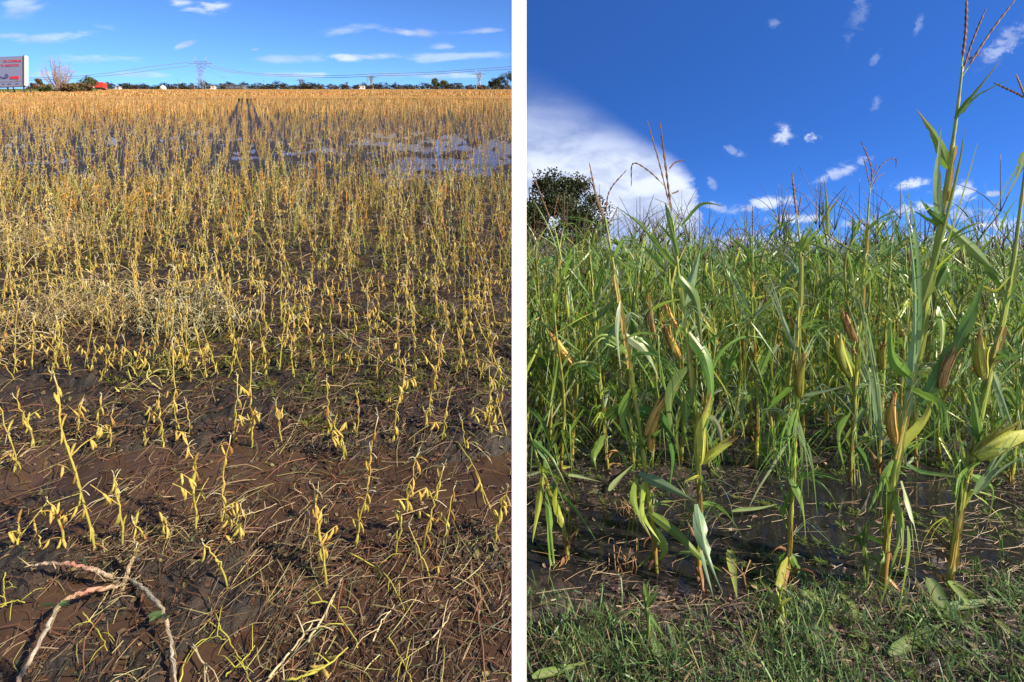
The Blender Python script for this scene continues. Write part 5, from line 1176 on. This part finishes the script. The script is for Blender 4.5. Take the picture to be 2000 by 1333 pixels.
for px, py, lab in [(1212, 1120, 'clump of cut brown straw stubble standing in the mud at left'), (1456, 1150, 'pair of cut brown stubble stems in the middle by the puddle'), (1225, 1010, 'loose tuft of brown straw leaning behind the left stubble clump')]:
    b = GR(px, py); mb = MB()
    for j in range(11 if px < 1400 else 5):
        q = b + [random.gauss(0, .045), random.gauss(0, .02), -.01]; h = random.uniform(.07, .20); tube(mb, np.array([q, q + [random.gauss(0, .02), 0, h * .5], q + [random.gauss(0, .035), random.gauss(0, .02), h]]), [.0032, .003, .0026], np.array([.34, .20, .10]) * random.uniform(.6, 1.2), 5)
    tag(mb.build('stubble_clump', M_LITTER, None, True, b), lab, 'stubble')
gr = MB(); gp = []
for i in range(16):
    mb = MB(); L = random.uniform(.05, .19); c = random.uniform(.2, 2.0); m = 5; t = np.linspace(0, 1, m); P = np.stack([np.sin(t * c) * L, 0 * t, np.cos(t * c * .9) * t * L * 1.0], 1); P[:, 2] = np.maximum(P[:, 2], 0)
    w_ = random.uniform(.0016, .0036) * np.array([.8, 1, .9, .6, .08]); mb.add(np.stack([P - np.outer(w_, [0, 1, 0]), P + np.outer(w_, [0, 1, 0])], 1).reshape(-1, 3), np.repeat(np.array([[.5, .6, .6], [.8, .85, .8], [1, 1, 1], [1.1, 1.1, 1], [1.3, 1.2, 1]]), 2, 0), [[2 * a, 2 * a + 1, 2 * a + 3, 2 * a + 2] for a in range(4)]); gp.append(mb.arrays())
n = 33000; y = rng.uniform(1.55, 2.75, n); x = rng.random(n) * (1.08 * y + .9) + .012
edge = 2.22 + (fbm(x * 1.6, y * 1.2 + 3, 71, 4) - .5) * 1.5
dn = sst(edge - y, -.12, .18) * (.25 + .75 * sst(fbm(x * 3.5, y * 3.5, 72, 3), .44, .62)); ok = rng.random(n) < dn; x, y = x[ok], y[ok]; n = len(x)
gcol = litter_col(n, [(.13, .235, .08), (.18, .29, .10), (.11, .20, .11), (.30, .24, .14), (.10, .08, .055)], [4, 3, 2, 1.6, 1.2])
scatter(gr, gp, np.stack([x, y, np.maximum(right_bump(x, y), 0)], 1), rng.random(n) * 6.28, rng.uniform(.35, 1.05, n), rng.random(n) * 1.2, None, gcol, 0, None, 1)
n = 1500; y = rng.uniform(2.5, 8, n); x = rng.random(n) * (1.05 * y) + .03; ok = fbm(x * 1.5, y * 1.5, 73, 3) > .55; x, y = x[ok], y[ok]; n = len(x)
scatter(gr, gp, np.stack([x, y, np.maximum(right_bump(x, y), 0)], 1), rng.random(n) * 6.28, rng.uniform(.5, 1.1, n), rng.random(n) * .6, None, litter_col(n, [(.09, .15, .04), (.13, .17, .05)], [1, 1]), 0, None, 1)
tag(gr.build('grass', M_GRASS), 'low green grass growing along the edge of the cornfield in the foreground', 'grass', None, 'stuff')

wr_ = MB(); n = 900; y = rng.uniform(1.7, 5.5, n); x = rng.random(n) * (1.05 * y) + .03; ok = fbm(x * 2.5, y * 2.5, 79, 3) > np.interp(y, [1.7, 2.4, 2.8, 5.5], [.44, .48, .60, .56]); x, y = x[ok], y[ok]; n = len(x)
scatter(wr_, protos, np.stack([x, y, np.maximum(right_bump(x, y), 0) + .01], 1), rng.random(n) * 6.28, rng.uniform(.4, .9, n), None, None, rng.uniform(.8, 1.8, (n, 1)) * np.array([[1.1, 1.2, .9]]), 0, None, 1)
tag(wr_.build('low_weeds', M_GRASS), 'small broad leaved weeds among the grass and mud below the corn', 'weeds', None, 'stuff')

def ground_leaf(pts, w, kind, label, lift=.03):
    P = catmull([GR(px, py, lift + random.uniform(0, .03)) for px, py in pts], 16); P[:, 0] = np.maximum(P[:, 0], .01); mb = MB(); Y = P[:, 1].mean()
    T = nz(np.gradient(P, axis=0)); m = 16
    S = nz(np.cross(T, [[0, 0, 1.]])); W = leaf_w(m, w * Y / F * 1.1)[:, None]; c = leaf_cols(m, kind)
    up = np.array([0, 0, 1.]) * W * .25
    v = np.stack([P - S * W * .5 + up, P, P + S * W * .5 + up * .6], 1).reshape(-1, 3); cc = np.stack([c, np.tile(np.asarray(RIB), (m, 1)), c * .9], 1).reshape(-1, 3)
    i = np.arange(m - 1)[:, None] * 3; j = np.arange(2)[None]; mb.add(v, cc, np.stack([i + j, i + j + 1, i + j + 4, i + j + 3], -1).reshape(-1, 4))
    tag(mb.build('fallen_leaf', M_CORN, None, True, P[0]), label, 'leaf')
for a in [([(1740, 1282), (1800, 1245), (1850, 1215)], 22, 'd', 'broad dark corn leaf lying on the grass at lower right'), ([(1850, 1190), (1920, 1180), (2005, 1165)], 18, 'b', 'pale straight corn leaf lying towards the right edge'),
 ([(1815, 1130), (1850, 1195), (1935, 1250)], 24, 'd', 'dark corn leaf fallen below the sideways cob plant'), ([(1945, 1210), (1970, 1235), (2005, 1260)], 12, 'g', 'narrow green leaf at the lower right edge'),
 ([(1040, 1325), (1100, 1310), (1160, 1290)], 18, 'g', 'green corn leaf lying in the grass at lower left of the corn'), ([(1262, 1230), (1290, 1290), (1310, 1330)], 20, 'd', 'dark leaf hanging into the grass below the broken stem'),
 ([(1565, 1160), (1590, 1170), (1618, 1190)], 20, 'y', 'yellow green husk lying right of the middle corn stub'), ([(1425, 1075), (1432, 1120), (1440, 1170)], 16, 'y', 'short upright leaf stub in the puddle between two plants'),
 ([(1640, 1160), (1668, 1190), (1670, 1240)], 12, 'y', 'thin yellow leaf in the grass below the second row'), ([(1430, 1000), (1480, 995), (1520, 985)], 11, 'd', 'dark narrow leaf floating behind the middle plants'),
 ([(1110, 930), (1140, 935), (1175, 942)], 10, 'b', 'pale narrow leaf floating at the left puddle'), ([(1190, 960), (1210, 935), (1240, 905)], 10, 'b', 'pale leaf slanting over the blue puddle at left'), ([(1890, 1180), (1860, 1140), (1925, 1172)], 14, 'g', 'curled leaf at the foot of the sideways cob plant')]: ground_leaf(*a)
def stub(px, py, label, H, cols, n=6):
    b = GR(px, py); e = empty('corn_stub', b, label, 'corn stub')
    m = MB(); tube(m, catmull([b - [0, 0, .02], b + [.01, 0, H * .5], b + [-.01, .01, H]], 8), np.linspace(.010, .006, 8), cols[0], 7); m.build('stem', M_STALK, e, True, b)
    for j in range(n):
        az = random.random() * 6.28; Q = rnd_leaf(b + [0, 0, H * random.uniform(.3, 1)], az, random.uniform(.1, .24), random.uniform(-.3, 1.2), 2.2, 10); Q[:, 2] = np.maximum(Q[:, 2], .015); Q[:, 0] = np.maximum(Q[:, 0], .004)
        l = MB(); ribbon(l, Q, leaf_w(10, .026), random.uniform(-.9, .9), np.asarray(random.choice(cols)), RIB, .3, .08, .4); l.build('leaf', M_CORN, e, True, b)
stub(1524, 1235, 'pale torn corn stub standing in the grass in the middle', .17, [(.30, .34, .08), (.40, .42, .18), (.22, .28, .06)])
stub(1262, 1280, 'broken green corn stem in the grass at left, leaves hanging', .27, [(.16, .24, .06), (.10, .18, .05)])
stub(1690, 1150, 'low brown and green corn stub left of the tall right hand plant', .24, [(.16, .20, .05), (.30, .16, .06), (.10, .16, .04)], 8)

# ------------------------------------------------------------------ the tree standing behind the corn at left
b = np.array([1.2, 42.0, 0])
crown_tree(b, 9.2, 10.5, [(.025, .040, .015), (.04, .055, .02), (.05, .06, .03)], 32000, 'leafy_tree', 'dark leafy tree rising behind the corn beside the white cloud', 'tree', None, .12, (.08, .07, .06), .2, 1.3, 70, rs=.52)
crown_tree(np.array([5.2, 43.5, 0]), 5.0, 3.6, [(.04, .06, .022), (.05, .065, .03)], 7000, 'leafy_tree', 'smaller dark tree at the right foot of the tree behind the corn', 'tree', None, .12, (.08, .07, .06), .15, 1.0, 14)
